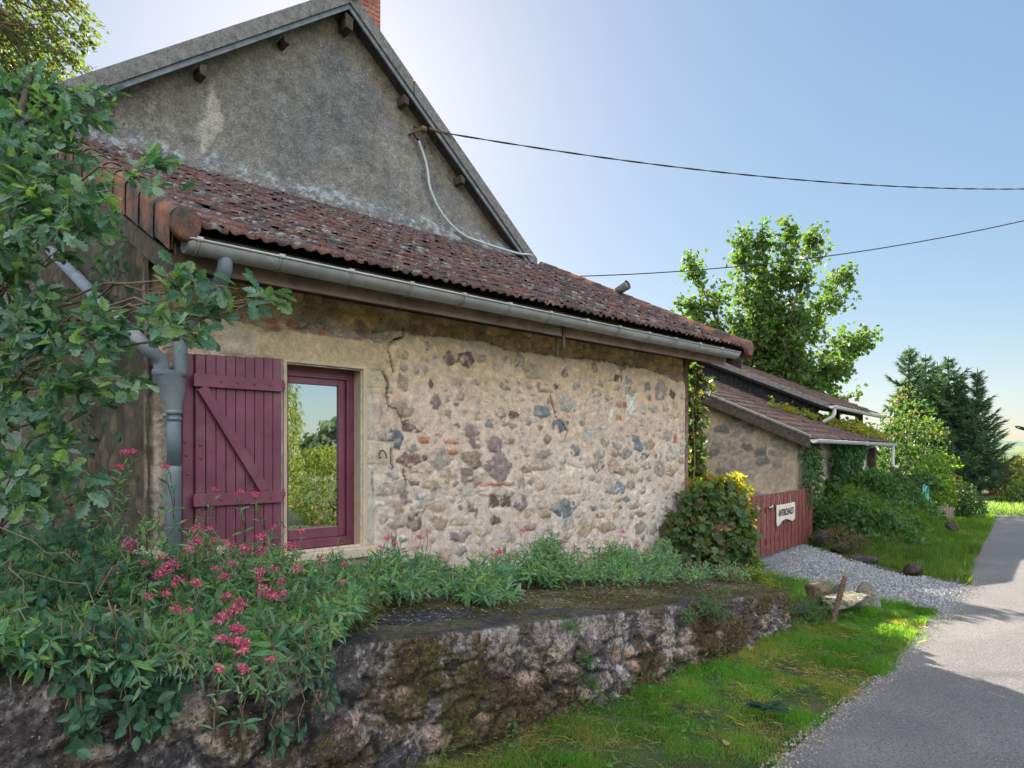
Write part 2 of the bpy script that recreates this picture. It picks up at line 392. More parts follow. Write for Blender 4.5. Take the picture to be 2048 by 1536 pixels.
def rdir(n, bias=(0, 0, 0)):
    d = rng.normal(0, 1, (n, 3)); d /= np.linalg.norm(d, axis=1)[:, None]; d = d+np.array(bias); return d/(np.linalg.norm(d, axis=1)[:, None]+1e-9)
def pal(n, cols, jit=.18):
    cols = np.array(cols); k = rng.integers(0, len(cols), n); k2 = rng.integers(0, len(cols), n); t = rng.random(n)[:, None]
    return (cols[k]*(1-t)+cols[k2]*t)*rng.uniform(1-jit, 1+jit, (n, 1))
def ball(n, c, r, shell=.0):
    d = rdir(n); q = rng.random(n)**(1/3.)*(1-shell)+shell
    return np.asarray(c)+d*q[:, None]*np.asarray(r), d
GREEN = [(.045, .105, .025), (.07, .14, .035), (.035, .08, .03), (.09, .15, .04)]

# ------------------------------------------------------------------ the farmhouse
HOUSE = thing('farmhouse', 'old stone farmhouse with grey gable, red tiled lean-to and one maroon shuttered window', 'house', (4.8, 5, 0))
WX0, WX1 = 1.41, 8.12
OPX0, OPX1, OPZ0, OPZ1 = 2.40, 3.075, .87, 2.35
STN = """740 350 90 70 D;640 345 70 55 D;825 342 45 35 G;980 345 52 46 T;1045 352 60 60 G;1140 420 115 62 t;370 320 60 40 t;370 395 50 40 G;450 410 30 60 G;497 405 36 32 G;370 485 72 60 T;535 490 30 50 D;515 270 22 52 D;980 505 82 50 G;902 530 40 60 p;1190 510 72 52 T;1265 505 26 26 D;1318 428 36 42 M;1388 508 46 42 G;1495 545 60 36 G;1630 460 42 36 D;1645 380 62 52 G;1490 395 32 58 T;1880 535 66 92 G;1800 510 32 52 G;1945 550 30 50 D;560 600 62 82 M;630 580 22 42 G;705 560 42 42 T;1325 605 92 84 g;1495 592 60 34 p;1580 650 54 120 p;1645 610 62 30 O;1632 690 36 22 O;1711 612 58 130 W;1700 535 62 42 G;1180 655 94 64 B;935 660 62 54 G;1015 668 52 42 D;1570 575 42 26 G;370 640 112 82 t;240 640 20 60 G;258 720 42 46 g;420 740 112 68 D;320 815 92 94 B;250 830 64 92 G;490 820 58 38 O;650 830 84 22 O;765 765 88 80 M;880 720 62 54 G;1010 735 44 24 G;1290 735 84 68 B;1065 790 36 32 B;420 860 62 72 G;800 835 82 72 M;910 850 84 92 M;990 820 64 44 T;1210 810 44 42 T;1455 800 72 82 g;1545 830 46 62 G;1630 830 72 74 g;1730 810 42 34 B;1750 855 58 48 B;1915 795 48 56 G;1960 810 22 56 O;1810 850 54 54 T;1435 858 26 14 O;405 930 112 78 D;590 930 104 112 G;650 890 82 26 O;665 925 44 34 t;770 920 112 72 T;800 962 62 34 D;930 975 142 152 M;1195 905 82 52 G;1095 905 32 22 T;1375 880 52 62 B;1300 950 52 82 g;1510 900 72 54 G;1610 900 52 36 T;1675 900 58 52 G;1780 910 42 34 B;1940 895 72 84 g;495 920 42 42 D;460 1005 162 28 T;640 1015 112 58 t;310 1025 62 52 g;745 1010 78 128 M;1090 985 72 48 t;1180 975 122 46 T;1515 970 64 62 G;1600 970 72 82 T;1680 1000 140 40 T;1870 990 68 78 G;1790 975 52 42 T;1340 1010 112 72 p;435 1070 62 26 D;540 1090 92 58 T;270 1110 84 72 g;355 1095 56 82 G;385 1160 58 72 M;670 1075 32 36 D;800 1060 42 62 T;920 1078 182 26 O;930 1125 152 60 p;940 1178 134 68 D;1055 1070 38 42 G;1110 1065 38 36 G;1180 1085 92 52 t;505 1155 132 56 g;460 1215 104 72 g;345 1220 52 72 T;575 1215 108 52 T;665 1130 82 32 t;735 1135 58 46 g;735 1215 84 78 M;785 1225 42 62 M;1060 1185 74 92 M;1195 1195 92 62 p;1330 1120 152 46 t;1440 1120 64 92 p;1580 1090 72 92 g;1640 1105 54 72 B;1705 1080 48 52 G;1810 1045 34 34 T;1305 1215 124 98 B;1400 1190 54 42 g;1480 1215 44 36 B;1550 1200 84 52 g;1640 1212 22 22 B;1675 1165 38 32 B;1720 1210 64 34 T;1630 1168 38 32 T;1525 1260 48 42 T;1610 1250 38 42 T;1760 1250 54 44 T;1830 1225 44 42 g;250 1275 58 68 g;335 1300 114 82 G;435 1310 78 104 D;575 1305 114 84 T;710 1305 134 48 t;700 1375 114 78 M;315 1395 32 82 D;370 1390 54 54 G;545 1410 54 34 T;915 1285 64 54 D;1110 1325 64 52 M;1090 1255 84 52 t;1200 1250 64 52 T;1210 1345 84 58 g;1430 1330 94 104 t;1755 1330 64 74 G;1825 1340 64 84 g;1330 1310 74 90 g;1560 1330 90 70 t;1660 1320 70 60 g;240 1190 70 40 W;1890 1290 50 70 g;1940 1000 60 60 T;1900 1090 60 50 t"""
SC = {'D': (.165, .108, .095), 'G': (.30, .265, .235), 'g': (.40, .36, .32), 'B': (.165, .185, .20), 'T': (.33, .25, .18), 't': (.43, .33, .245), 'O': (.42, .19, .115), 'M': (.27, .20, .195), 'p': (.52, .44, .36), 'W': (.66, .62, .58)}
def house_front():
    res = .011
    xs = np.arange(WX0, WX1+res, res); zs = np.arange(-.15, 3.02, res)
    X, Z = np.meshgrid(xs, zs, indexing='ij')
    n1 = fbm(X*3, Z*3, 5, 1); n2 = fbm(X*14, Z*14, 4, 2); n3 = fbm(X*45, Z*45, 3, 3)
    H = .022*(n1-.5)+.012*(n2-.5)+.007*(n3-.5)
    t = sst(1.0, 2.6, Z+.5*(n1-.5))
    C = lerp((.56, .465, .40), (.615, .458, .338), t)
    C = lerp(C, (.62, .46, .29), sst(2.0, 2.7, Z+.5*(n1-.5)))
    C = lerp(C, (.60, .54, .49), sst(.50, .72, fbm(X*1.1+3, Z*1.3, 4, 21))*sst(1.7, .9, Z)*.8)
    C = lerp(C, (.50, .385, .31), sst(.52, .7, fbm(X*6, Z*6, 4, 22))*.6)
    C = C*(1+.5*(n2-.5)+.3*(n3-.5))[..., None]
    # stones
    S = []
    for r in STN.split(';'):
        a = r.split(); p = wpy(680+float(a[0])/2.926, 600+float(a[1])/2.926, 5.0); q = wpy(680+(float(a[0])+float(a[2]))/2.926, 600+(float(a[1])-float(a[3]))/2.926, 5.0)
        S.append((p[0], p[2], (q[0]-p[0])*.54, abs(q[2]-p[2])*.56, SC[a[4]], a[4]))
    rr = random.Random(5); keys = 'GgTtMGtgtpgTp'
    for k in range(2600):
        x = rr.uniform(3.35, 8.02); z = rr.uniform(.35, 2.55); low = z < 1.6 or x > 6
        if rr.random() > (.95 if low else .35): continue
        wd = rr.uniform(.03, .10)*(1 if low else .6); ht = wd*rr.uniform(.45, .95)
        if any(abs(x-s[0]) < wd+s[2]+.006 and abs(z-s[1]) < ht+s[3]+.005 for s in S): continue
        S.append((x, z, wd, ht, SC[rr.choice(keys)], 's'))
    for k in range(70):   # quoin side beside the downpipe
        x = rr.uniform(1.42, 2.3); z = rr.uniform(.3, 2.2); wd = rr.uniform(.05, .13); ht = wd*rr.uniform(.5, .9)
        if any(abs(x-s[0]) < wd+s[2]+.01 and abs(z-s[1]) < ht+s[3]+.01 for s in S): continue
        S.append((x, z, wd, ht, SC[rr.choice('tTpgt')], 's'))
    smask = np.zeros(X.shape)
    for k, (cx, cz, wd, ht, colr, kind) in enumerate(S):
        R_ = 1.6*max(wd, ht)+.04
        i0 = max(0, int((cx-R_-WX0)/res)); i1 = min(len(xs), int((cx+R_-WX0)/res)+1); j0 = max(0, int((cz-R_+.15)/res)); j1 = min(len(zs), int((cz+R_+.15)/res)+1)
        if i1 <= i0 or j1 <= j0: continue
        x = X[i0:i1, j0:j1]-cx; z = Z[i0:i1, j0:j1]-cz
        x = x+.040*(fbm(X[i0:i1, j0:j1]*30, Z[i0:i1, j0:j1]*30, 4, 31, .6)-.5); z = z+.036*(fbm(X[i0:i1, j0:j1]*30, Z[i0:i1, j0:j1]*30, 4, 57, .6)-.5)
        nb = rr.randint(4, 6); ph = rr.random()*6.28
        d = np.full(x.shape, -9.)
        if kind in 'OW': d = np.maximum(np.abs(x)-wd*.95, np.abs(z)-ht*.9)
        else:
            for b in range(nb):
                a = ph+b*2*PI/nb+rr.uniform(-.3, .3); rad = rr.uniform(.82, 1.05)
                d = np.maximum(d, (x/wd*math.cos(a)+z/ht*math.sin(a)-rad)*min(wd, ht))
        m = sst(.004, -.004, d)*(1-.9*sst(.60, .655, fbm(X[i0:i1, j0:j1]*13+k*3.7, Z[i0:i1, j0:j1]*15, 4, 45, .6)))
        rel = rr.uniform(-.006, .012) if kind != 'W' else .004
        sub = H[i0:i1, j0:j1]; dome = .009*np.clip(-d/.03, 0, 1)
        tilt = x*rr.uniform(-.06, .06)+z*rr.uniform(-.08, .05)
        sub[:] = sub*(1-.35*m)+m*(rel+dome+tilt)-.011*np.exp(-(d/.005)**2)*sst(.42, .6, fbm(X[i0:i1, j0:j1]*13, Z[i0:i1, j0:j1]*13, 2, 47))
        cv = np.array(colr)*rr.uniform(.85, 1.18); v2 = fbm(X[i0:i1, j0:j1]*30+k, Z[i0:i1, j0:j1]*30, 3, 41)
        cs = cv[None, None]*(1+.9*(v2-.5))[..., None]
        cs = lerp(cs, np.array((.42, .35, .29)), sst(.60, .72, fbm(X[i0:i1, j0:j1]*16+k, Z[i0:i1, j0:j1]*16, 3, 43))*.55)
        C[i0:i1, j0:j1] = C[i0:i1, j0:j1]*(1-m[..., None])+cs*m[..., None]
        smask[i0:i1, j0:j1] = np.maximum(smask[i0:i1, j0:j1], m)
    # dressed blocks round the window and the quoin above the shutter
    def block(x0, x1, z0, z1, colr, h=.004):
        d = np.maximum(np.maximum(x0-X, X-x1), np.maximum(z0-Z, Z-z1))+.006*(n2-.5)
        m = sst(.003, -.003, d)
        H[:] = H*(1-m)+m*(h+.004*(n2-.5)+.004*(n3-.5))-.008*np.exp(-(d/.006)**2)
        cc = np.array(colr)*(1+.35*(n1-.5)+.25*(n2-.5))[..., None]
        C[:] = C*(1-m[..., None])+cc*m[..., None]
    block(2.19, 3.32, 2.352, 2.585, (.52, .40, .25)); block(1.90, 2.175, 2.36, 2.56, (.53, .43, .32)); block(1.44, 1.86, 2.40, 2.60, (.50, .40, .29))
    block(3.06, 3.325, 2.20, 2.34, (.50, .41, .28)); block(3.06, 3.19, 1.76, 2.19, (.47, .41, .33)); block(3.06, 3.385, 1.55, 1.75, (.50, .43, .33)); block(3.06, 3.185, .86, 1.54, (.47, .43, .37))
    block(2.32, 2.41, .86, 2.34, (.48, .42, .34))
    # old rubble left bare below the eaves
    bx = [1.4, 1.9, 2.3, 2.86, 3.5, 4.4, 4.8, 5.45, 6.2, 7.3, 7.98, 8.2]; bz = [2.62, 2.61, 2.60, 2.63, 2.70, 2.75, 2.69, 2.70, 2.71, 2.70, 2.58, 2.5]
    bnd = np.interp(X, bx, bz)+.10*(fbm(X*5, Z*5, 4, 61)-.5)+.05*(fbm(X*22, Z*22, 3, 62)-.5)
    up = sst(-.006, .006, Z-bnd)
    f1, f2, idd = voro(X*6.2+.5*(n1-.5), Z*8.5+.6*(n2-.5), 71)
    e = f2-f1; sm = sst(.10, .2, e)*(idd > .28)
    hc = .018*np.clip(e, 0, .5)*sm
    cs = lerp((.36, .21, .14), (.72, .42, .20), (idd*7.3) % 1)*(1+.9*(n2-.5))[..., None]
    cb = lerp(np.array((.50, .36, .225))*(1+1.0*(n2-.5)+.6*(n3-.5))[..., None], cs, sm); cb = cb*(1-.6*np.exp(-(e/.05)**2)*(idd > .28))[..., None]
    cb = lerp(cb, (.26, .2, .15), sst(.6, .72, n1)*.6)
    H = H*(1-up)+up*(-.030+hc*1.6+.02*(n2-.5)+.012*(n3-.5)); C = C*(1-up[..., None])+cb*up[..., None]
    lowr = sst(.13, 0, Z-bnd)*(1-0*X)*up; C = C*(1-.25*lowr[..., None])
    # loose course of small stones right above the lintel
    f1, f2, idd = voro(X*12, Z*16, 75); rowm = sst(2.58, 2.60, Z)*sst(2.70, 2.66, Z)*sst(2.15, 2.25, X)*sst(3.45, 3.3, X)
    e = f2-f1; sm = sst(.06, .16, e)*rowm
    H = H+sm*.03-rowm*.012; C = C*(1-sm[..., None])+(lerp((.40, .31, .22), (.16, .12, .10), (idd*5.7) % 1))*sm[..., None]
    sm = sm*((idd*9.1 % 1) > .75); C = C*(1-sm[..., None])+np.array((.33, .14, .085))*sm[..., None]
    # settlement cracks
    for pl in ([(385, 160), (372, 215), (287, 245), (285, 300), (300, 370), (312, 420)], [(255, 430), (282, 480), (275, 560), (287, 620), (330, 640), (352, 690), (375, 740)], [(300, 880), (306, 990)], [(372, 1000), (392, 1095)], [(1230, 560), (1265, 680), (1335, 770), (1320, 830)], [(190, 1010), (192, 1180)], [(1070, 990), (1075, 1130)]):
        q = [wpy(680+a/2.926, 600+b/2.926, 5.0) for a, b in pl]
        d = np.full(X.shape, 9.)
        wx = X+.02*(fbm(X*18, Z*18, 3, 81)-.5); wz = Z+.02*(fbm(X*18, Z*18, 3, 82)-.5)
        for a, b in zip(q[:-1], q[1:]):
            ax, az = a[0], a[2]; bx_, bz_ = b[0]-ax, b[2]-az
            s = np.clip(((wx-ax)*bx_+(wz-az)*bz_)/(bx_*bx_+bz_*bz_), 0, 1); d = np.minimum(d, np.hypot(wx-ax-s*bx_, wz-az-s*bz_))
        wdt = .003+.009*sst(.45, .75, fbm(X*7, Z*7, 2, 83))
        cr = sst(wdt+.004, wdt-.004, d); H = H-.05*cr; C = C*(1-.93*cr[..., None])
    edge = sst(WX1-.10, WX1, X+.03*(n2-.5)); H = H-.06*edge**2
    edge = sst(WX0+.08, WX0, X+.03*(n2-.5)); H = H-.05*edge**2; C = lerp(C, (.17, .14, .11), sst(WX0+.07, WX0+.01, X+.05*(n2-.5)))  # left edge painted darker to offset the sky light caught by the corner
    Yv = 5.0-H
    V = np.stack([X, Yv, Z], -1).reshape(-1, 3); F = gridf(len(xs), len(zs))
    fc = V[F].mean(1); hole = (fc[:, 0] > OPX0+.015) & (fc[:, 0] < OPX1-.015) & (fc[:, 2] > OPZ0+.015) & (fc[:, 2] < OPZ1-.015)
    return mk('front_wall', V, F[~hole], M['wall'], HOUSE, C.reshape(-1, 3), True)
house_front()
def rubble(name, o, du, dv, nu, nv, mask, cell, pal2, mortar, seed, parent, mat=None, normal=None, depth=.03, thr=.3):
    """a rubble masonry sheet: o + u*du + v*dv, displaced along normal"""
    o = np.array(o, float); du = np.array(du, float); dv = np.array(dv, float)
    U, W = np.meshgrid(np.linspace(0, 1, nu), np.linspace(0, 1, nv), indexing='ij')
    lu = np.linalg.norm(du); lv = np.linalg.norm(dv); x = U*lu; z = W*lv
    n1 = fbm(x*3, z*3, 4, seed); n2 = fbm(x*16, z*16, 4, seed+1)
    f1, f2, idd = voro(x*cell+.6*(n1-.5), z*cell*1.5+.6*(n2-.5), seed+2); e = f2-f1
    sm = sst(.10, .2, e+.12*(n2-.5))*(idd > thr)
    h = depth*(.5*np.clip(e, 0, .6)*sm+.5*(n1-.5)+.4*(n2-.5))
    cs = lerp(pal2[0], pal2[1], (idd*7.7) % 1)
    C = lerp(np.array(mortar)*(1+.5*(n1-.5))[..., None], cs, sm)*(1+.5*(n2-.5))[..., None]
    nn = np.cross(du, dv); nn = nn/np.linalg.norm(nn) if normal is None else np.array(normal, float)
    V = (o+U[..., None]*du+W[..., None]*dv+h[..., None]*nn).reshape(-1, 3); F = gridf(nu, nv)
    if mask is not None: F = F[mask(V[F].mean(1))]
    return mk(name, V, F, mat or M['wall'], parent, C.reshape(-1, 3), True)
ROOFZ = lambda y: 3.09+.484*(y-4.50)
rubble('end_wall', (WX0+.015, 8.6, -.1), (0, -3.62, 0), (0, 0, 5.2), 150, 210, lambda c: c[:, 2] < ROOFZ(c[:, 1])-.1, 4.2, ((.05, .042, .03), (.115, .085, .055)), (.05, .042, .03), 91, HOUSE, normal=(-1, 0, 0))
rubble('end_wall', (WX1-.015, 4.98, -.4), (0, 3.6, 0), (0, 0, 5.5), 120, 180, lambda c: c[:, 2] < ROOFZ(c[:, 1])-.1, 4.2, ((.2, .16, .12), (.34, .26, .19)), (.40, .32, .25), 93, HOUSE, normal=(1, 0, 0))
# gable wall
APX, APZ, SL, SRr = 4.88, 7.72, .762, .812
def vergez(x): return np.where(x < APX, APZ-SL*(APX-x), APZ-SRr*(x-APX))
def gable():
    xs = np.linspace(1.0, 8.45, 190); t = np.linspace(0, 1, 110)
    X, T_ = np.meshgrid(xs, t, indexing='ij'); top = vergez(X)+.06; Z = 4.4+(top-4.4)*T_
    n1 = fbm(X*1.2, Z*1.2, 5, 101); n2 = fbm(X*5, Z*5, 4, 102); n3 = fbm(X*16, Z*16, 3, 103)
    C = lerp((.155, .158, .162), (.215, .208, .192), sst(.3, .7, n1))
    dv = vergez(X)-Z
    C = lerp(C, (.27, .225, .16), sst(.55, .05, dv+.5*(n2-.5))*.7)
    C = lerp(C, (.235, .215, .18), sst(3.9, 2.2, X+1.5*(n1-.5))*.7)
    C = lerp(C, (.25, .235, .21), sst(5.9, 5.3, Z+.8*(n2-.5))*.4)
    C = C*(1+.6*(n2-.5)+.4*(n3-.5))[..., None]
    # patch where the render has come away
    px = np.interp(Z, [5.25, 5.5, 5.7, 5.95, 6.15], [3.03, 3.06, 3.15, 3.13, 3.1]); pw = np.interp(Z, [5.2, 5.3, 5.55, 5.75, 5.95, 6.2], [0, .04, .13, .1, .06, 0])
    m = sst(.02, -.02, np.abs(X-px+.12*(n2-.5))-pw+.05*(n3-.5)); C = C*(1-m[..., None])+np.array((.40, .37, .32))*m[..., None]
    m = sst(.10, .0, np.abs(X-6.55+.2*(n2-.5)))*sst(7.6, 7.2, Z)*sst(6.7, 6.9, Z)*0; 
    for sx, sz, wd, ln in ((6.0, 7.0, .05, .35), (5.75, 6.2, .05, .3), (6.1, 5.9, .08, .5), (5.1, 7.1, .06, .4), (7.2, 5.6, .1, .5)):
        m = np.exp(-((X-sx+.15*(n2-.5))/wd)**2-((Z-sz)/ln)**2)*.6; C = C*(1-m[..., None])+np.array((.30, .27, .23))*m[..., None]
    # mortar fillet where the lean-to roof meets the gable
    m = sst(.02, -.02, Z-5.27-.06*(n2-.5)+.0*X)*sst(.42, .5, n3*.6+n2*.4)
    C = C*(1-m[..., None])+lerp((.15, .16, .17), (.33, .34, .35), sst(.52, .64, n3))*m[..., None]
    Yv = 8.5-.035*(n1-.5)-.02*(n2-.5)-.10*sst(5.32, 5.02, Z)
    return mk('gable_wall', np.stack([X, Yv, Z], -1).reshape(-1, 3), gridf(190, 110), M['gable'], HOUSE, C.reshape(-1, 3), True)
gable()
g = G(); g.box((1.25, 8.62, -.3), (8.46, 16, 4.95), (.2, .18, .16)); g.prism([(1.25, 8.62, 4.95), (8.46, 8.62, 4.95), (APX, 8.62, 7.6)], (0, 7.3, 0), (.2, .18, .16)); g.build('body_wall', M['gable'], HOUSE)
# main roof: verge bands, barge boards, slabs
def slope_pt(x, y, dz=0): return (x, y, float(vergez(np.array(x)))+dz)
for x1, nm in ((.80, 'l'), (8.56, 'r')):
    g = G(); k = 7; xs = np.linspace(APX, x1, k+1)
    for i in range(k):
        a, b = xs[i], xs[i+1]; j = random.uniform(-.002, .002); gap = .0012*(1 if x1 > a else -1)
        if x1 > 5 and i == 2: gap *= 16
        P = [slope_pt(a+(gap if i else 0), 8.24+j, .075), slope_pt(b, 8.24+j, .075), slope_pt(b, 8.24+j, .285+j), slope_pt(a+(gap if i else 0), 8.24+j, .285+j)]
        if x1 < 5: P = P[::-1]
        g.prism(P, (0, .16, 0))
    bev(g.build('verge_band', M['verge'], HOUSE), .003)
    g = G(); P = [slope_pt(APX, 8.27, .0), slope_pt(x1, 8.27, .0), slope_pt(x1, 8.27, .072), slope_pt(APX, 8.27, .072)]
    g.prism(P if x1 > 5 else P[::-1], (0, .03, 0)); bev(g.build('barge_board', M['barge'], HOUSE))
    g = G(); P = [slope_pt(APX, 8.30, .06), slope_pt(x1, 8.30, .06), slope_pt(x1, 8.30, .10), slope_pt(APX, 8.30, .10)]
    g.prism(P if x1 > 5 else P[::-1], (0, 7.9, 0)); g.build('roof_soffit', M['timber'], HOUSE)
    g = G(); P = [slope_pt(APX, 8.42, .102), slope_pt(x1, 8.42, .102), slope_pt(x1, 8.42, .25), slope_pt(APX, 8.42, .25)]
    g.prism(P if x1 > 5 else P[::-1], (0, 7.8, 0), (.14, .07, .055)); g.build('main_roof', M['tile_far'], HOUSE)
g = G(); g.tube([(APX, 8.2, APZ+.25), (APX, 16.3, APZ+.25)], .13, 12, (.2, .19, .18)); g.build('ridge_tile', M['verge'], HOUSE, True, False)
for (x, z, s) in ((4.90, 7.62, 1.1), (4.0, 6.96, .72), (2.96, 6.14, .8), (5.85, 6.86, .75), (6.93, 5.99, .7)):
    g = G(); zt = float(vergez(np.array(x)))
    sg = -1 if x < APX else 1
    g.prism([(x-.055*s, 8.30, zt-.02-(.045 if sg < 0 else 0)), (x-.045*s, 8.30, zt-.20*s), (x+.05*s, 8.30, zt-.22*s), (x+.06*s, 8.30, zt-.02-(.05 if sg > 0 else 0))], (0, .3, 0)); bev(g.build('purlin_end', M['timber'], HOUSE), .006)
# chimney
def brickbox(g, x0, x1, y0, y1, z0, z1):
    z = z0; r = 0; g.box((x0+.008, y0+.008, z0), (x1-.008, y1-.008, z1), (.30, .27, .24))
    while z < z1-.03:
        for (a0_, a1_, ax) in ((x0, x1, 0), (y0, y1, 1)):
            n_ = int(round((a1_-a0_)/.22)); o = (r % 2)*.11
            e = sorted({a0_, a1_, *[a0_+o+.22*q for q in range(1 if o == 0 else 0, n_+1) if a0_+.02 < a0_+o+.22*q < a1_-.02]})
            for p, q in zip(e[:-1], e[1:]):
                cc = np.array((.36, .135, .09))*random.uniform(.7, 1.25)
                for side in (0, 1):
                    if ax == 0:
                        yy = y0 if side == 0 else y1-.02
                        g.box((p+.005, yy-.001*random.random(), z+.005), (q-.005, yy+.02, z+.062), cc)
                    else:
                        xx = x0 if side == 0 else x1-.02
                        g.box((xx-.001*random.random(), p+.024, z+.005), (xx+.02, q-.024, z+.062), cc)
        z += .072; r += 1
    return g
g = brickbox(G(), 4.98, 5.86, 9.0, 9.6, 6.7, 9.2)
CH = bev(g.build('chimney', M['brick'], HOUSE), .003, 1)
g = G(); g.prism([(4.93, 8.975, 7.72), (5.90, 8.975, 7.15), (5.90, 8.975, 7.27), (4.93, 8.975, 7.84)], (0, .02, 0)); g.build('flashing', M['zinc'], CH)

# ---- tiled roofs
def tiles(name, org, ux, uy, ncol, nrow, tw, te, mat, parent, cols, nx=11, seed=0, prof=.02, skip=None):
    """org eave corner, ux unit along the eave, uy unit up the slope; every tile its own profiled shell"""
    org = np.array(org, float); ux = np.array(ux, float); uy = np.array(uy, float); nz = np.cross(ux, uy)
    u = np.linspace(0, 1, nx)
    pr = prof*(np.exp(-((u-.13)/.11)**2)*1.25+np.exp(-((u-.62)/.13)**2)*.9+.12*np.cos(u*12))
    r2 = np.random.default_rng(seed); Vs = []; Fs = []; Cs = []; n0 = 0
    for j in range(nrow):
        for i in range(ncol):
            jit = r2.normal(0, 1, 6)
            x = u*(tw*1.03)+i*tw+jit[0]*.004+(.0 if j % 2 else .0)
            y0 = j*te+jit[1]*.006; y1 = y0+te+.05
            lift0 = .030+jit[2]*.004; lift1 = .004
            tl = jit[3]*.006*(u-.5)
            rows = []
            for (yy, hh, pk) in ((y0, lift0-.026, 1), (y0, lift0, 1), (y0+.012, lift0+.003, 1), (y0+te*.5, lift0*.5+lift1*.5, 1), (y1, lift1, .9)):
                sc_ = .006*np.cos(u*PI*2*2+.8) if yy == y0 else 0
                rows.append(org+x[:, None]*ux+((yy+sc_)*np.ones(nx))[:, None]*uy+(hh+pr*pk+tl)[:, None]*nz)
            V = np.stack(rows, 1).reshape(-1, 3); Vs.append(V); Fs.append(gridf(nx, 5, n0)); n0 += len(V)
            k = r2.integers(0, len(cols)); c = np.array(cols[k])*r2.uniform(.75, 1.25)
            cc = np.tile(c, (nx, 5, 1)); cc[:, :2] = cc[:, :2]*.9+np.array((.07, .026, .017)); Cs.append(cc.reshape(-1, 3))
    return mk(name, np.vstack(Vs), np.vstack(Fs), mat, parent, np.vstack(Cs), True)
th = math.atan(.484); UY = np.array([0, math.cos(th), math.sin(th)])
TC = [(.092, .051, .050), (.08, .049, .050), (.125, .060, .052), (.068, .046, .048), (.10, .059, .055), (.078, .050, .050)]
LT = tiles('lean_to_roof', (1.52, 4.45, 3.055), (1, 0, 0), UY, 35, 15, .203, .305, M['tile'], HOUSE, TC, 13, 3, .021)
g = G(); o = np.array([1.46, 4.52, 3.03]); q = np.array([8.60, 4.52, 3.03]); up = UY*4.62
g.prism([o, q, q+up, o+up], (0, 0, -.09)); g.build('roof_deck', M['timber'], HOUSE)
# clay verge tiles at both edges
def verge_tiles(x, sgn, mat):
    g = G(); n = 12
    for i in range(n):
        y0 = 4.385+i*.352/1.0*math.cos(th); a = np.array([x, y0, ROOFZ(y0)+.015+.012*(i == 0)]); b = a+UY*.372
        an = np.linspace(-.15*PI, 1.12*PI, 13); r0, r1 = .088, .078
        pro = lambda r: np.vstack([np.stack([sgn*-r*np.cos(an), 0*an, r*np.sin(an)], -1)[::-1]])
        p0 = a+pro(r0); p1 = b+pro(r1)
        # outer skirt
        sk = np.array([sgn*r0*1.0, 0, -.20]); 
        p0 = np.vstack([p0, a+np.array([sgn*r0*.98, 0, -.20])]) if False else p0
        V = np.stack([p0, p1], 1).reshape(-1, 3); g.add(V, gridf(len(p0), 2))
        s0 = a+np.array([sgn*r0*.97, .01, .02]); s1 = b+np.array([sgn*r1*.97, 0, .02])
        g.add([s0, s1, s1+[0, 0, -.21], s0+[0, 0, -.21]], np.array([(0, 1, 2, 3)]))
        g.add([s0-[sgn*.02, 0, 0], s1-[sgn*.02, 0, 0], s1+[-sgn*.02, 0, -.21], s0+[-sgn*.02, 0, -.21]], np.array([(0, 1, 2, 3)]))
        if i == 0:
            aa = np.linspace(0, 2*PI, 24, endpoint=False)
            d0 = a+np.stack([.087*np.cos(aa), 0*aa-.005, .104*np.sin(aa)-.018], -1); d1 = d0+[0, -.022, 0]; d2 = a+np.stack([.07*np.cos(aa), 0*aa-.035, .086*np.sin(aa)-.018], -1)
            V = np.stack([d0, d1, d2], 1).reshape(-1, 3); F = gridf(24, 3, 0, True); g.add(V, [F, np.array([np.arange(24)*3+2])])
            g.add(np.vstack([d0, d0+[0, .03, 0]]), [np.stack([np.arange(24), (np.arange(24)+1) % 24, 24+(np.arange(24)+1) % 24, 24+np.arange(24)], -1)])
    return g.build('verge_tile', mat, HOUSE, True, False)
verge_tiles(1.455, -1, M['terracotta']); verge_tiles(8.63, 1, M['terracotta'])
g = G(); g.box((1.36, 4.50, 2.80), (1.40, 4.60, 2.90))
P0 = np.array([1.395, 4.46, 2.86]); g = G(); g.prism([P0, P0+UY*4.55, P0+UY*4.55+[0, 0, -.15], P0+[0, 0, -.15]], (.03, 0, 0)); bev(g.build('barge_board', M['timber'], HOUSE))
P0 = np.array([8.56, 4.46, 2.92]); g = G(); g.prism([P0, P0+UY*4.55, P0+UY*4.55+[0, 0, -.15], P0+[0, 0, -.15]], (.03, 0, 0)); bev(g.build('barge_board', M['timber'], HOUSE))
# fascia, soffit
g = G(); g.box((1.46, 4.57, 2.815), (5.15, 4.60, 3.03)); g.box((5.156, 4.57, 2.815), (8.36, 4.60, 3.03)); bev(g.build('fascia', M['fascia'], HOUSE), .004)
g = G(); g.box((1.46, 4.604, 2.90), (8.36, 5.06, 2.93)); g.build('soffit', M['timber'], HOUSE)
g = G(); g.box((5.10, 4.555, 2.70), (5.135, 4.568, 2.99)); g.box((5.10, 4.64, 2.64), (5.125, 4.66, 2.90)); g.build('strap', M['iron'], HOUSE)
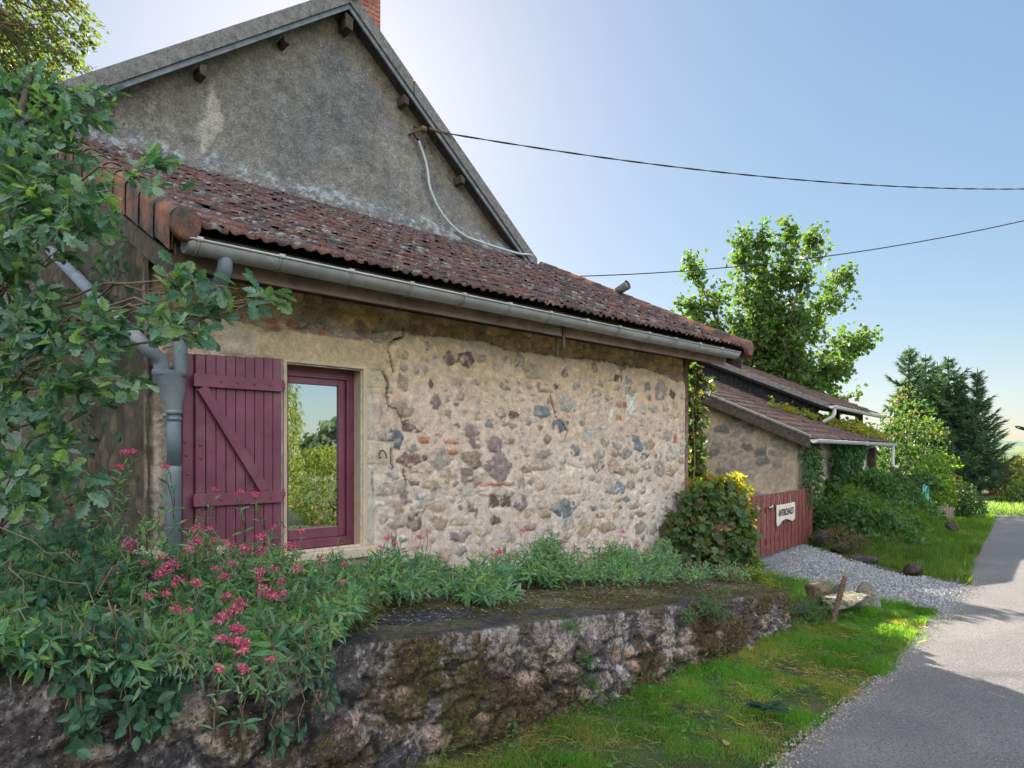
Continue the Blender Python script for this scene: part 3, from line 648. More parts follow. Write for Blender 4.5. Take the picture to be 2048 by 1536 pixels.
# half-round zinc gutter
def gutter(x0, x1, y, z, r, parent, mat, p=None, q=None, nbr=0, capside=True):
    p = np.array([x0, y, z]) if p is None else np.array(p, float); q = np.array([x1, y, z]) if q is None else np.array(q, float)
    d = (q-p)/np.linalg.norm(q-p); sd = np.array([d[1], -d[0], 0]); up = np.array([0, 0, 1.])
    an = np.linspace(PI, 2*PI, 17)
    def arc(c, r): return c+r*(np.cos(an)[:, None]*-sd+np.sin(an)[:, None]*up)
    g = G()
    pr = np.vstack([arc(p, r), arc(p, r-.004)[::-1]]); V = np.vstack([pr, pr+(q-p)]); n = len(pr); j = np.arange(n)
    g.add(V, np.stack([j, (j+1) % n, n+(j+1) % n, n+j], -1))
    g.tube([p+sd*(r+.004), q+sd*(r+.004)], .009, 8)
    for e in (p, q): V = np.vstack([arc(e, r-.001)]); g.add(V, np.array([np.arange(17)]))
    o = g.build('gutter', mat, parent, True, False)
    for k in range(nbr):
        c = p+(q-p)*((k+.12)/nbr); g = G()
        for w_ in (-.010, .010):
            pts = arc(c+d*w_, r+.004); g.tube(pts, .0045, 6)
        g.box(c+sd*r-[.02, .012, -.004], c+sd*r+[.02, .018, .018]); g.tube([c+sd*(r+.004)-d*.02, c+sd*(r+.004)+d*.02], .013, 8)
        g.build('gutter_bracket', mat, o, False, False)
    return o
gutter(1.47, 8.36, 4.44, 2.96, .078, HOUSE, M['zinc'], nbr=13)
# downpipes
def smooth_path(pts, n=8):
    P = np.array(pts, float); out = []
    Q = np.vstack([2*P[0]-P[1], P, 2*P[-1]-P[-2]])
    for i in range(1, len(Q)-2):
        for t in np.linspace(0, 1, n, endpoint=False):
            a, b, c, d = Q[i-1], Q[i], Q[i+1], Q[i+2]
            out.append(.5*((2*b)+(c-a)*t+(2*a-5*b+4*c-d)*t*t+(3*b-a-3*c+d)*t**3))
    out.append(P[-1]); return np.array(out)
g = G()
g.tube(smooth_path([(1.715, 4.44, 2.90), (1.715, 4.45, 2.82), (1.71, 4.60, 2.70), (1.665, 4.82, 2.58), (1.60, 4.885, 2.44), (1.59, 4.89, 2.16)]), .047, 14)
zs_ = np.array([2.20, 2.17, 2.165, 2.06, 1.97, 1.93, 1.92]); rxs = np.array([.112, .112, .104, .085, .055, .053, .05]); rys = np.array([.055, .055, .053, .052, .05, .05, .048]); cxs = np.array([1.525, 1.525, 1.525, 1.535, 1.55, 1.552, 1.552])
an = np.arange(20)*2*PI/20
V = np.stack([cxs[:, None]+rxs[:, None]*np.cos(an), 4.89+rys[:, None]*np.sin(an), zs_[:, None]+0*an], -1).reshape(-1, 3); g.add(V, gridf(7, 20)); V2 = V.reshape(7, 20, 3); 
g.add(np.vstack([V2[:, -1], V2[:, 0]]).reshape(2, 7, 3).reshape(-1, 3), gridf(2, 7)); g.add(V2[0], np.array([np.arange(20)]))
g.tube([(1.552, 4.89, 1.95), (1.552, 4.89, 1.56)], .045, 14); g.tube([(1.552, 4.89, 1.56), (1.55, 4.89, 1.52), (1.548, 4.89, .6)], [.046, .05, .05], 14)
DP = g.build('downpipe', M['pipe'], HOUSE, True, False)
g = G(); g.tube([(1.552, 4.89, 1.935), (1.552, 4.89, 1.905)], .054, 14); g.tube([(1.552, 4.89, 1.885), (1.552, 4.89, 1.865)], .052, 14); g.tube([(1.49, 4.87, 1.895), (1.48, 4.86, 1.895)], .016, 8); g.build('pipe_collar', M['pipe'], DP, True, False)
g = G(); g.tube(smooth_path([(1.33, 7.6, 3.54), (1.33, 6.4, 3.03), (1.33, 5.3, 2.56), (1.335, 4.95, 2.41), (1.38, 4.87, 2.33), (1.46, 4.88, 2.26), (1.475, 4.89, 2.17)]), .047, 14); g.build('downpipe', M['pipe'], HOUSE, True, False)
# window
WIN = G(); mz = M['maroon']
g = G(); y0, y1 = 5.13, 5.20
g.box((2.40, y0, .872), (2.45, y1, 2.345)); g.box((3.005, y0, .872), (3.073, y1, 2.345)); g.box((2.4505, y0, 2.26), (3.0045, y1, 2.345)); g.box((2.4505, y0, .872), (3.0045, y1, .945))
WIN = bev(g.build('window', M['maroon'], HOUSE), .004)
g = G(); y0, y1 = 5.145, 5.195
g.box((2.452, y0, .947), (2.490, y1, 2.258)); g.box((2.935, y0, .947), (2.985, y1, 2.258)); g.box((2.4905, y0, 2.205), (2.9345, y1, 2.258)); g.box((2.4905, y0, .947), (2.9345, y1, 1.030)); g.box((2.987, y0+.012, .947), (3.003, y1, 2.258))
bev(g.build('sash', M['maroon'], WIN), .004)
g = G(); g.box((2.488, 5.164, 1.026), (2.937, 5.172, 2.208)); g.build('pane', M['glass'], WIN, False, False)
g = G(); g.box((2.40, 5.205, .86), (3.08, 5.6, 2.36)); g.build('reveal_back', M['timber'], HOUSE)
g = G()
g.box((3.074, 4.982, .865), (3.100, 5.20, 2.352)); g.box((2.372, 4.982, .865), (2.401, 5.20, 2.352)); g.box((2.372, 4.980, 2.3465), (3.100, 5.20, 2.372))
g.box((3.100, 4.986, .865), (3.118, 5.02, 2.372))
bev(g.build('window_surround', M['dress'], HOUSE), .008, 3)
g = G(); g.box((2.36, 4.90, .785), (3.17, 5.14, .868)); bev(g.build('window_sill', M['dress'], HOUSE), .012, 3)
g = G(); g.tube(smooth_path([(3.245, 4.985, 1.665), (3.245, 4.945, 1.665), (3.262, 4.935, 1.64), (3.275, 4.94, 1.60)]), .007, 8); g.tube([(3.232, 4.975, 1.655), (3.215, 4.965, 1.63), (3.225, 4.965, 1.60), (3.24, 4.97, 1.61)], .006, 8); g.build('shutter_catch', M['iron'], HOUSE, True, False)
# shutter folded back against the wall
SH = None; g = G(); ys0, ys1 = 4.915, 4.94; nb = 9; e = np.linspace(1.70, 2.325, nb+1)
for k in range(nb):
    j = random.uniform(-.0015, .0015); g.box((e[k]+.0022, ys0+j, .90+random.uniform(-.003, .003)), (e[k+1]-.0022, ys1+j, 2.342+.003*k-.01+random.uniform(-.004, .004)))
SH = bev(g.build('shutter', M['maroon'], HOUSE), .003)
g = G(); g.box((1.628, 4.945, .90), (1.698, 4.97, 2.335)); g.box((1.702, 4.946, .90), (1.76, 4.97, 2.335)); bev(g.build('folded_leaf', M['maroon'], SH), .003)
def bolts(par, x0, x1, z, n, y):
    for k in range(n):
        x = x0+(x1-x0)*(k+.5)/n; g = G(); g.tube([(x, y+.002, z), (x, y-.004, z), (x, y-.007, z)], [.009, .009, .004], 8); g.build('bolt', M['maroon'], par, True, False)
for z0 in (2.105, 1.275):
    g = G(); g.box((1.678, 4.882, z0), (2.32, 4.9125, z0+.088)); o = bev(g.build('batten', M['maroon'], SH), .004)
    bolts(o, 1.80, 2.28, z0+.044, 4, 4.882)
g = G(); a = np.array((1.735, 4.90, 2.10)); b = np.array((2.185, 4.90, 1.368)); d = (b-a)/np.linalg.norm(b-a); sdv = np.array([-d[2], 0, d[0]])*.036
g.prism([a-sdv-[.0, .018, 0], a+sdv-[0, .018, 0], b+sdv-[0, .018, 0], b-sdv-[0, .018, 0]], (0, .0285, 0)); bev(g.build('brace', M['maroon'], SH), .004)
for bx_, bz_, by_ in ((1.64, 1.72, 4.945), (1.735, 1.70, 4.915), (1.735, 1.61, 4.915), (1.65, 1.63, 4.945), (1.655, 1.5, 4.945)): bolts(SH, bx_, bx_, bz_, 1, by_)
for z0 in (2.15, 1.33):
    g = G(); g.tube([(2.345, 4.93, z0-.03), (2.345, 4.93, z0+.045)], .009, 8); g.box((2.32, 4.905, z0-.012), (2.35, 4.912, z0+.022)); g.build('hinge', M['maroon'], SH, False, False)
# service bracket, conduit
g = G(); g.tube([(6.03, 8.49, 6.44), (6.08, 8.33, 6.47), (6.2, 8.30, 6.53)], .016, 8); g.tube([(6.12, 8.49, 6.60), (6.14, 8.3, 6.50)], .012, 8); g.tube([(6.17, 8.36, 6.50), (6.21, 8.34, 6.34), (6.25, 8.4, 6.27)], .009, 8); g.box((6.12, 8.27, 6.47), (6.2, 8.33, 6.54)); g.tube([(6.26, 8.30, 6.545), (6.52, 8.24, 6.54)], .022, 8)
g.build('service_bracket', M['iron'], HOUSE, True, False)
g = G(); g.tube(smooth_path([(6.05, 8.42, 6.47), (6.09, 8.42, 6.41), (6.165, 8.43, 6.377)]), .014, 8); g.build('cable_tail', M['black'], HOUSE, True, False)
pts = [(6.165, 8.43, 6.377), (6.31, 8.43, 6.05), (6.39, 8.43, 5.69), (6.62, 8.42, 5.36), (6.97, 8.38, 5.13), (7.37, 8.32, 5.06), (7.80, 8.30, 5.04), (8.10, 8.22, 5.01), (8.38, 8.24, 5.05), (8.55, 8.3, 5.02), (8.62, 8.4, 4.98)]
g = G(); g.tube(smooth_path(pts), .019, 10); g.build('conduit', M['conduit'], HOUSE, True, False)
g = G(); g.tube([(8.56, 6.55, 4.02), (8.56, 6.50, 4.17), (8.56, 6.32, 4.23)], [.06, .07, .075], 14, cap=False); g.tube([(8.56, 6.5, 4.165), (8.56, 6.34, 4.22)], .068, 14); g.build('roof_vent', M['verge'], HOUSE, True, False)

# ------------------------------------------------------------------ low retaining wall and terrace
WT = lambda x: .70-.0925*(x-1.86)+.0*x
def low_wall():
    path = [(-3.2, 2.86), (0, 2.92), (3, 2.96), (6.55, 3.0)]
    P = [np.array(p) for p in path]; pts = []
    for a, b in zip(P[:-1], P[1:]):
        n = max(2, int(np.linalg.norm(b-a)/.0095)); pts += [a+(b-a)*t for t in np.linspace(0, 1, n, endpoint=False)]
    c = np.array([6.55, 3.40]); pts += [c+.40*np.array([math.sin(a), -math.cos(a)]) for a in np.linspace(0, PI/2, 66, endpoint=False)]
    pts += [np.array([6.95, y]) for y in np.arange(3.4, 4.9, .02)]
    Q = np.array(pts); s = np.concatenate([[0], np.cumsum(np.linalg.norm(np.diff(Q, axis=0), axis=1))])
    T = np.gradient(Q, axis=0); T /= np.linalg.norm(T, axis=1)[:, None]; Nn = np.stack([T[:, 1], -T[:, 0]], -1)
    nv = 110; r = .032; vb = np.linspace(0, 1, nv)
    top = WT(Q[:, 0]); bot = gz(Q[:, 0], Q[:, 1]-.05)-.10
    # profile: face 0..85, rounded edge, short top
    kf = 84; S, Vv = np.meshgrid(s, vb, indexing='ij')
    n_in = np.zeros((len(Q), nv)); zz = np.zeros((len(Q), nv)); nxy = np.ones((len(Q), nv)); nzv = np.zeros((len(Q), nv)); dist = np.zeros((len(Q), nv))
    for j in range(nv):
        if j <= kf:
            t = j/kf; zz[:, j] = bot+(top-r-bot)*t; n_in[:, j] = -.05*(1-t); dist[:, j] = zz[:, j]
        elif j <= kf+8:
            a = (j-kf)/8*PI/2; zz[:, j] = top-r+r*math.sin(a); n_in[:, j] = r*(1-math.cos(a)); nxy[:, j] = math.cos(a); nzv[:, j] = math.sin(a); dist[:, j] = top-r+r*a
        else:
            t = (j-kf-8)/(nv-1-kf-8); zz[:, j] = top+.01*t; n_in[:, j] = r+.22*t; nxy[:, j] = 0; nzv[:, j] = 1; dist[:, j] = top-r+r*PI/2+.22*t
    x = S; z = dist
    n1 = fbm(x*2.2, z*2.2, 5, 201); n2 = fbm(x*9, z*9, 4, 202); n3 = fbm(x*32, z*32, 3, 203); n4 = fbm(x*80, z*80, 2, 204)
    wx = x*3.6+.9*(fbm(x*3, z*3, 3, 205)-.5); wz = z*6.2+.9*(fbm(x*3, z*3, 3, 206)-.5)
    f1, f2, idd = voro(wx, wz, 207); e = f2-f1
    sm = sst(.06, .22, e)
    dtop = (top[:, None]-dist)
    capm = sst(.19, .13, dtop+.09*(n1-.5)+.05*(n2-.5))   # concrete coping band
    sm = sm*(1-capm)
    h = .085*np.clip(e, 0, .45)*sm*(.5+(idd*3.3 % 1))+.05*(n1-.5)+.030*(n2-.5)+.018*(n3-.5)+.008*(n4-.5)+.018*capm
    pk = (idd*11.3) % 1
    cs = lerp((.52, .35, .27), (.26, .23, .245), sst(.35, .65, pk)); cs = lerp(cs, (.56, .45, .35), (pk > .72)*1.)
    cm = np.array((.24, .20, .185))*np.ones(x.shape+(1,))
    C = lerp(cm, cs, sm)
    C = lerp(C, np.array((.42, .35, .335)), capm*.85)
    C = lerp(C, np.array((.45, .40, .385)), sst(.53, .56, .4*n2+.6*n3)*.9)                       # pale crustose lichen
    blk = sst(.474, .512, .7*fbm(x*7, z*6, 5, 211, .62)+.3*n4); C = lerp(C, np.array((.022, .022, .026)), blk*.78)  # black algae
    ms = fbm(x*2.3+7, z*2.0, 4, 213)+.22*(n2-.5)+.10*sst(2.5, 5.5, x-3.2)
    ms = ms+.30*(n3-.5)+.2*(n4-.5)
    moss = sst(.58, .64, ms)*sst(1.4, .4, nzv+0*x)
    mc = lerp((.095, .062, .028), (.085, .078, .022), sst(.4, .65, n1)); mc = mc*(.55+.9*n4)[..., None]
    C = C*(1-moss[..., None])+mc*moss[..., None]; h = h*(1-.35*moss)+moss*(.022+.022*(n4-.4)+.014*(n3-.5))
    C = C*.70*(1+1.0*(n3-.5)+.8*(n4-.5))[..., None]; C = C*(1-.55*np.exp(-(e/.06)**2)*(1-capm))[..., None]
    tp = sst(.5, .95, nzv); tcol = lerp((.035, .036, .038), (.07, .065, .03), sst(.42, .6, fbm(x*1.6, z*8, 4, 217)))*(.6+.8*n3)[..., None]
    C = C*(1-tp[..., None]*.9)+tcol*tp[..., None]*.9
    h = h*(1-.75*tp)
    XY = Q[:, None]-Nn[:, None]*n_in[..., None]*1.0+Nn[:, None]*(h*nxy)[..., None]
    V = np.concatenate([XY, (zz+h*nzv)[..., None]], -1).reshape(-1, 3)
    ob = mk('retaining_wall', V, gridf(len(Q), nv), M['lowwall'], None, C.reshape(-1, 3), True)
    tag(ob, 'low mossy rubble retaining wall with rounded concrete top along the grass verge', 'wall'); return ob
low_wall()
# terrace slab and bed
xs = np.arange(-6, 6.86, .03); ys = np.arange(3.10, 5.10, .03)
X, Y = np.meshgrid(xs, ys, indexing='ij')
n1 = fbm(X*1.5, Y*2.5, 4, 231); n2 = fbm(X*9, Y*9, 4, 232); n3 = fbm(X*30, Y*30, 3, 233)
Z = WT(X)+.012+.03*(Y-3.1)+(.03*(n1-.5)+.02*(n2-.5)+.012*(n3-.5))*sst(3.12, 3.4, Y)-.07*sst(3.24, 3.12, Y)-.10*sst(6.6, 6.86, X)
C = lerp((.030, .032, .036), (.085, .075, .026), sst(.45, .62, fbm(X*.9+4, Y*2.2, 4, 235)+.15*sst(3, 5, X)-.05))*(.55+.9*n3)[..., None]
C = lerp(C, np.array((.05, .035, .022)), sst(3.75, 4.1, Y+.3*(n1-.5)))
C = lerp(C, np.array((.16, .17, .18)), sst(.62, .70, n3*.6+n2*.4)*.6)
tag(mk('terrace', np.stack([X, Y, Z], -1).reshape(-1, 3), gridf(len(xs), len(ys)), M['terrace'], None, C.reshape(-1, 3), True), kind='structure')
xs = np.arange(-8, 1.5, .15); ys = np.arange(4.9, 14, .15); X, Y = np.meshgrid(xs, ys, indexing='ij')
tag(mk('garden_bed', np.stack([X, Y, WT(X)+.05+.1*(fbm(X*2, Y*2, 3, 5)-.5)], -1).reshape(-1, 3), gridf(len(xs), len(ys)), M['ground'], smooth=True), kind='structure')

# ------------------------------------------------------------------ outbuilding and timber barn beyond the gate
OD = np.array([.9932, .1163, 0]); ON = np.array([-.1163, .9932, 0]); O0 = np.array([14.0, 5.8, 0])
def op(a, t, z): return O0+a*OD+t*ON+np.array([0, 0, z])
OUT = thing('stone_outbuilding', 'low stone outbuilding with tiled lean-to roof and white gutter beyond the red gate', 'outbuilding', op(3, 3, -.25))
OZ = lambda t: 1.95+.45*t
tho = math.atan(.45); UO = ON*math.cos(tho)+np.array([0, 0, math.sin(tho)])
pz = ((.14, .135, .13), (.33, .29, .24))
rubble('end_wall', op(.22, 6.5, -.6), -ON*6.2, np.array([0, 0, 5.6]), 190, 170, lambda c: c[:, 2] < OZ((c-O0) @ ON)-.12, 3.2, pz, (.40, .32, .235), 301, OUT, normal=-OD, depth=.05, thr=.56)
rubble('front_wall', op(.20, .30, -.6), OD*6.25, np.array([0, 0, 2.5]), 180, 75, None, 3.2, pz, (.42, .35, .27), 303, OUT, normal=-ON, depth=.05, thr=.6)
g = G(); g.prism([op(.3, .4, -.5), op(.3, 6.3, -.5), op(.3, 6.3, OZ(6.3)-.15), op(.3, .4, OZ(.4)-.15)], OD*6.1, (.2, .17, .14)); g.build('core_wall', M['wall'], OUT)
TF = [(.095, .062, .054), (.08, .056, .05), (.12, .07, .058), (.07, .054, .05)]
tiles('roof', op(-.02, -.02, OZ(0)-.02), OD, UO, 37, 20, .22, .35, M['tile_far'], OUT, TF, 8, 9, .026)
g = G(); g.prism([op(0, .04, OZ(.04)-.05), op(0, 6.6, OZ(6.6)-.05), op(0, 6.6, OZ(6.6)-.10), op(0, .04, OZ(.04)-.10)], OD*8.1); g.build('roof_deck', M['timber'], OUT)
g = G(); P = [op(-.06, -.03, OZ(0)-.22), op(-.06, 6.6, OZ(6.6)-.22), op(-.06, 6.6, OZ(6.6)+.02), op(-.06, -.03, OZ(0)+.02)]; g.prism(P, OD*.05); bev(g.build('verge_board', M['timber'], OUT), .005)
g = G(); P = [op(-.075, -.03, OZ(0)+.005), op(-.075, 6.6, OZ(6.6)+.005), op(-.075, 6.6, OZ(6.6)+.05), op(-.075, -.03, OZ(0)+.05)]; g.prism(P, OD*.12); g.build('verge_cap', M['verge'], OUT)
gutter(0, 0, 0, 0, .075, OUT, M['pvc'], p=op(-.05, -.10, 1.915), q=op(8.0, -.10, 1.90), nbr=4)
g = G(); g.tube([op(5.6, .22, 1.8), op(5.6, .22, 0.2)], .05, 10); g.tube([op(5.6, -.08, 1.85), op(5.6, .05, 1.80), op(5.6, .22, 1.72)], .045, 10); g.build('downpipe', M['zinc'], OUT, True, False)
g = G(); g.tube(smooth_path([op(7.8, -.10, 1.86), op(7.8, -.10, 1.35), op(7.85, -.12, 1.25), op(8.0, -.18, 1.22)]), .045, 10); g.build('outlet_pipe', M['pvc'], OUT, True, False)
g = G(); g.box(op(6.42, .1, -.5), op(6.62, .3, 1.8)+[0, .02, 0]); g.build('timber_post', M['timber'], OUT)
BARN = thing('timber_barn', 'dark boarded barn raised above the lower tiled roof of the outbuilding', 'barn', op(7.5, 4, 0))
BZ = lambda t: 2.55+.445*t
g = G()
nbd = 42; e = np.linspace(1.25, 7.2, nbd+1)
for k in range(nbd):
    z0 = OZ(e[k])-.02; j = random.uniform(-.006, .006); cc = np.array((.05, .05, .058))*random.uniform(.6, 1.4)
    P = [op(4.95+j, e[k]+.004, z0), op(4.95+j, e[k+1]-.004, z0+.45*(e[k+1]-e[k])), op(4.95+j, e[k+1]-.004, BZ(e[k+1])-.06), op(4.95+j, e[k]+.004, BZ(e[k])-.06)]; g.prism(P, OD*.025, cc)
g.build('boarded_end', M['darkboard'], BARN)
tiles('roof', op(4.55, .80, BZ(.80)), OD, UO, 27, 19, .22, .35, M['tile_far'], BARN, TF, 8, 19, .026)
g = G(); g.prism([op(4.58, .84, BZ(.84)-.03), op(4.58, 7.4, BZ(7.4)-.03), op(4.58, 7.4, BZ(7.4)-.09), op(4.58, .84, BZ(.84)-.09)], OD*5.8); g.build('roof_deck', M['timber'], BARN)
g = G(); P = [op(4.50, .78, BZ(.78)-.09), op(4.50, 7.4, BZ(7.4)-.09), op(4.50, 7.4, BZ(7.4)+.05), op(4.50, .78, BZ(.78)+.05)]; g.prism(P, OD*.06); bev(g.build('verge_board', M['verge'], BARN), .005)
g = G(); P = [op(4.60, .9, BZ(.9)-.16), op(4.60, 7.4, BZ(7.4)-.16), op(4.60, 7.4, BZ(7.4)-.09), op(4.60, .9, BZ(.9)-.09)]; g.prism(P, OD*.05); g.build('barge_board', M['timber'], BARN)
gutter(0, 0, 0, 0, .075, BARN, M['pvc'], p=op(4.5, .72, BZ(.8)-.03), q=op(10.5, .72, BZ(.8)-.06), nbr=3)
g = G(); g.tube(smooth_path([op(4.72, .72, BZ(.8)-.08), op(4.72, .74, BZ(.8)-.28), op(4.74, 1.0, BZ(.8)-.45)]), .05, 10); g.build('downpipe', M['pvc'], BARN, True, False)
for a in (5.05, 7.3, 10.2):
    g = G(); g.box(op(a, 1.25, 1.9), op(a+.16, 1.41, BZ(1.3)-.10)+[0, .03, 0]); bev(g.build('timber_post', M['timber'], BARN), .006)
g = G(); g.prism([op(4.98, 1.28, BZ(1.28)-.28), op(10.3, 1.28, BZ(1.28)-.28), op(10.3, 1.28, BZ(1.28)-.10), op(4.98, 1.28, BZ(1.28)-.10)], ON*.12); g.build('wall_plate', M['timber'], BARN)
g = G(); g.prism([op(5.3, 4.8, .0), op(7.0, 4.8, .0), op(7.0, 4.8, BZ(4.8)-.12), op(5.3, 4.8, BZ(4.8)-.12)], ON*.1); g.build('inner_partition', M['timber'], BARN)

# ------------------------------------------------------------------ red gate and hanging sign
GD = np.array([.9925, .1225, 0]); GN = np.array([-.1225, .9925, 0]); G0 = np.array([9.0, 5.30, 0])
def gp(a, t, z): return G0+a*GD+t*GN+np.array([0, 0, z])
GATE = thing('picket_gate', 'maroon red wooden picket gate of two leaves closing the gravel drive', 'gate', gp(2.7, 0, -.25))
for nm, a0_, a1_ in (('l', .10, 2.76), ('r', 2.79, 5.45)):
    g = G(); n_ = 11; e = np.linspace(a0_, a1_, n_+1)
    for k in range(n_):
        zt = .90+random.uniform(-.006, .006); j = random.uniform(-.003, .003); wdt = (e[1]-e[0])*.66
        g.prism([gp(e[k]+.015, j, -.20), gp(e[k]+.015+wdt, j, -.20), gp(e[k]+.015+wdt, j, zt), gp(e[k]+.015, j, zt)], GN*.022)
    o = bev(g.build('gate_leaf', M['redgate'], GATE), .003)
    g = G()
    for z0 in (.56, -.02): g.prism([gp(a0_, .024, z0), gp(a1_, .024, z0), gp(a1_, .024, z0+.10), gp(a0_, .024, z0+.10)], GN*.04)
    g.build('rail', M['redgate'], o)
g = G(); g.prism([gp(5.47, -.03, -.35), gp(5.56, -.03, -.35), gp(5.56, -.03, .97), gp(5.47, -.03, .97)], GN*.09); bev(g.build('gate_post', M['redgate'], GATE), .005)
g = G(); g.prism([gp(0, -.03, -.35), gp(.09, -.03, -.35), gp(.09, -.03, .97), gp(0, -.03, .97)], GN*.09); bev(g.build('gate_post', M['redgate'], GATE), .005)
g = G(); g.tube([gp(2.86, -.03, .66), gp(3.06, -.03, .665)], .012, 8); g.tube([gp(2.92, 0, .66), gp(2.92, -.05, .66)], .01, 8); g.tube([gp(2.97, -.05, .62), gp(2.97, -.045, .70)], .012, 8); g.build('latch', M['steel'], GATE, True, False)
SIGN = thing('hanging_sign', 'white name board with dark lettering hung on the red gate by wires', 'sign', gp(3.75, -.04, .5))
SA0, SA1 = 3.24, 4.32
g = G(); out = [(0, .02), (.0, .345), (.03, .36), (.54, .352), (1.05, .362), (1.08, .345), (1.08, .06), (1.04, .02), (.90, .0), (.72, .04), (.50, .07), (.28, .045), (.12, -.02), (.03, -.035)]
g.prism([gp(SA0+a, -.045, .32+b) for a, b in out[::-1]], GN*.018); SB = bev(g.build('board', M['signw'], SIGN), .004)
for a in (SA0+.22, SA0+.86): g = G(); g.tube([gp(a, -.035, .68), gp(a, -.015, .85)], .004, 5); g.build('wire', M['steel'], SIGN, False, False)
def text(body, size, p, xd, zd, mat, parent, name='lettering', sx=1.0):
    cu = bpy.data.curves.new(name, 'FONT'); cu.body = body; cu.size = size; cu.extrude = .0015; cu.align_x = 'CENTER'; cu.align_y = 'CENTER'; cu.offset = .007
    o = bpy.data.objects.new(name, cu); COL.objects.link(o)
    from mathutils import Matrix
    n = np.cross(xd, zd)
    mtx = Matrix(((xd[0]*sx, zd[0], n[0], p[0]), (xd[1]*sx, zd[1], n[1], p[1]), (xd[2]*sx, zd[2], n[2], p[2]), (0, 0, 0, 1)))
    dg = bpy.context.evaluated_depsgraph_get(); me = bpy.data.meshes.new_from_object(o.evaluated_get(dg))
    me.transform(mtx); bpy.data.objects.remove(o); me.materials.append(mat)
    ob = bpy.data.objects.new(name, me); COL.objects.link(ob); ob.parent = parent; return ob
text('INTERCHALET', .165, gp(SA0+.54, -.0475, .52), GD, np.array([0, 0, 1.]), M['ink'], SIGN, sx=.82)
for a in (SA0+.075, SA0+.985): g = G(); g.prism([gp(a, -.0475, .50), gp(a+.012, -.0475, .54), gp(a+.03, -.0475, .52), gp(a+.018, -.0475, .48)], GN*.003); g.build('ornament', M['ink'], SIGN, False, False)

# ------------------------------------------------------------------ stones
def rock(name, c, r, colr, label, seed, group=None, rot=0, cat='stone', flat=1.0):
    c = np.array(c, float); r = np.array(r, float)
    me = bpy.data.meshes.new(name); import bmesh
    bm = bmesh.new(); bmesh.ops.create_icosphere(bm, subdivisions=4, radius=1)
    V = np.array([v.co[:] for v in bm.verts]); F = np.array([[v.index for v in f.verts] for f in bm.faces]); bm.free()
    n = fbm(V[:, 0]*1.3+seed*3.1+V[:, 2], V[:, 1]*1.3+V[:, 2]*.7, 4, seed); n2 = fbm(V[:, 0]*5+V[:, 2]*3, V[:, 1]*5+seed, 3, seed+4)
    # flatten with a few random planes so it reads as broken stone
    rr = np.random.default_rng(seed)
    for k in range(7):
        d = rr.normal(0, 1, 3); d /= np.linalg.norm(d); h = V @ d; lim = rr.uniform(.42, .75); V = V-np.clip(h-lim, 0, 9)[:, None]*d*.85
    n3 = fbm(V[:, 0]*11+V[:, 2]*7, V[:, 1]*11-V[:, 2]*5, 3, seed+8)
    V = V*(1+.45*(n-.5)+.20*(n2-.5)+.07*(n3-.5))[:, None]*r
    ca, sa = math.cos(rot), math.sin(rot); V = np.stack([V[:, 0]*ca-V[:, 1]*sa, V[:, 0]*sa+V[:, 1]*ca, V[:, 2]], -1)+c
    o = mk(name, V-c, F, M['stone'], None, np.array(colr)*.52*(1+.5*(n2-.5)+.5*(n3-.5))[:, None], True); o.location = c
    return tag(o, label, cat, group)
GRP = 'boulders edging the drive'
rock('boulder', (8.28, 3.34, -.02), (.24, .18, .14), (.30, .22, .15), 'brown boulder at the far end of the mossy retaining wall', 41, GRP, .3)
rock('boulder', (8.70, 3.20, -.06), (.18, .14, .11), (.38, .33, .27), 'pale rounded boulder behind the rusty stake', 42, GRP, .8)
rock('boulder', (8.98, 3.02, -.10), (.12, .11, .15), (.38, .33, .26), 'small upright boulder nearest the road at the drive mouth', 43, GRP, 1.2)
rock('boulder', (8.05, 2.94, -.01), (.60, .20, .065), (.44, .37, .30), 'flat pale slab bridging the culvert mouth beside the stake', 44, GRP, -.12)
rock('boulder', (7.62, 3.25, -.16), (.26, .2, .14), (.10, .09, .075), 'dark boulder in shade under the flat slab', 45, GRP, .5)
rock('boulder', (14.05, 5.5, -.14), (.42, .28, .24), (.12, .11, .105), 'large dark boulder at the foot of the gate post', 46, GRP, .6)
rock('boulder', (13.5, 5.0, -.18), (.30, .2, .16), (.15, .125, .11), 'brown boulder below the reddish shrub on the bank', 47, GRP, .9)
rock('boulder', (12.7, 4.3, -.22), (.45, .15, .10), (.16, .14, .12), 'long low boulder along the lower edge of the grassy bank', 48, GRP, .9)
rock('boulder', (11.95, 3.35, -.19), (.22, .14, .12), (.12, .09, .08), 'lone dark brown boulder at the tip of the grassy bank', 49, GRP, .7)
rock('boulder', (17.6, 4.15, -.02), (.2, .14, .13), (.10, .09, .07), 'dark boulder half buried in the sunlit bank edge', 50, GRP, .2)
# culvert pipe mouth under the slab
g = G(); c0 = np.array((8.52, 2.74, -.13)); d = np.array((-.55, .83, 0)); an = np.arange(20)*2*PI/20; e1 = np.array((.83, .55, 0)); e2 = np.array((0, 0, 1.))
rings = [c0+rr_*(np.cos(an)[:, None]*e1+np.sin(an)[:, None]*e2)+d*q for rr_, q in ((.11, .5), (.11, 0), (.085, 0), (.085, .5))]
g.add(np.stack(rings, 1).reshape(-1, 3), gridf(20, 4, 0, True), (.16, .15, .14)); tag(g.build('drain_pipe', M['stone'], None, True), 'short concrete drain pipe opening under the flat slab', 'drain pipe')
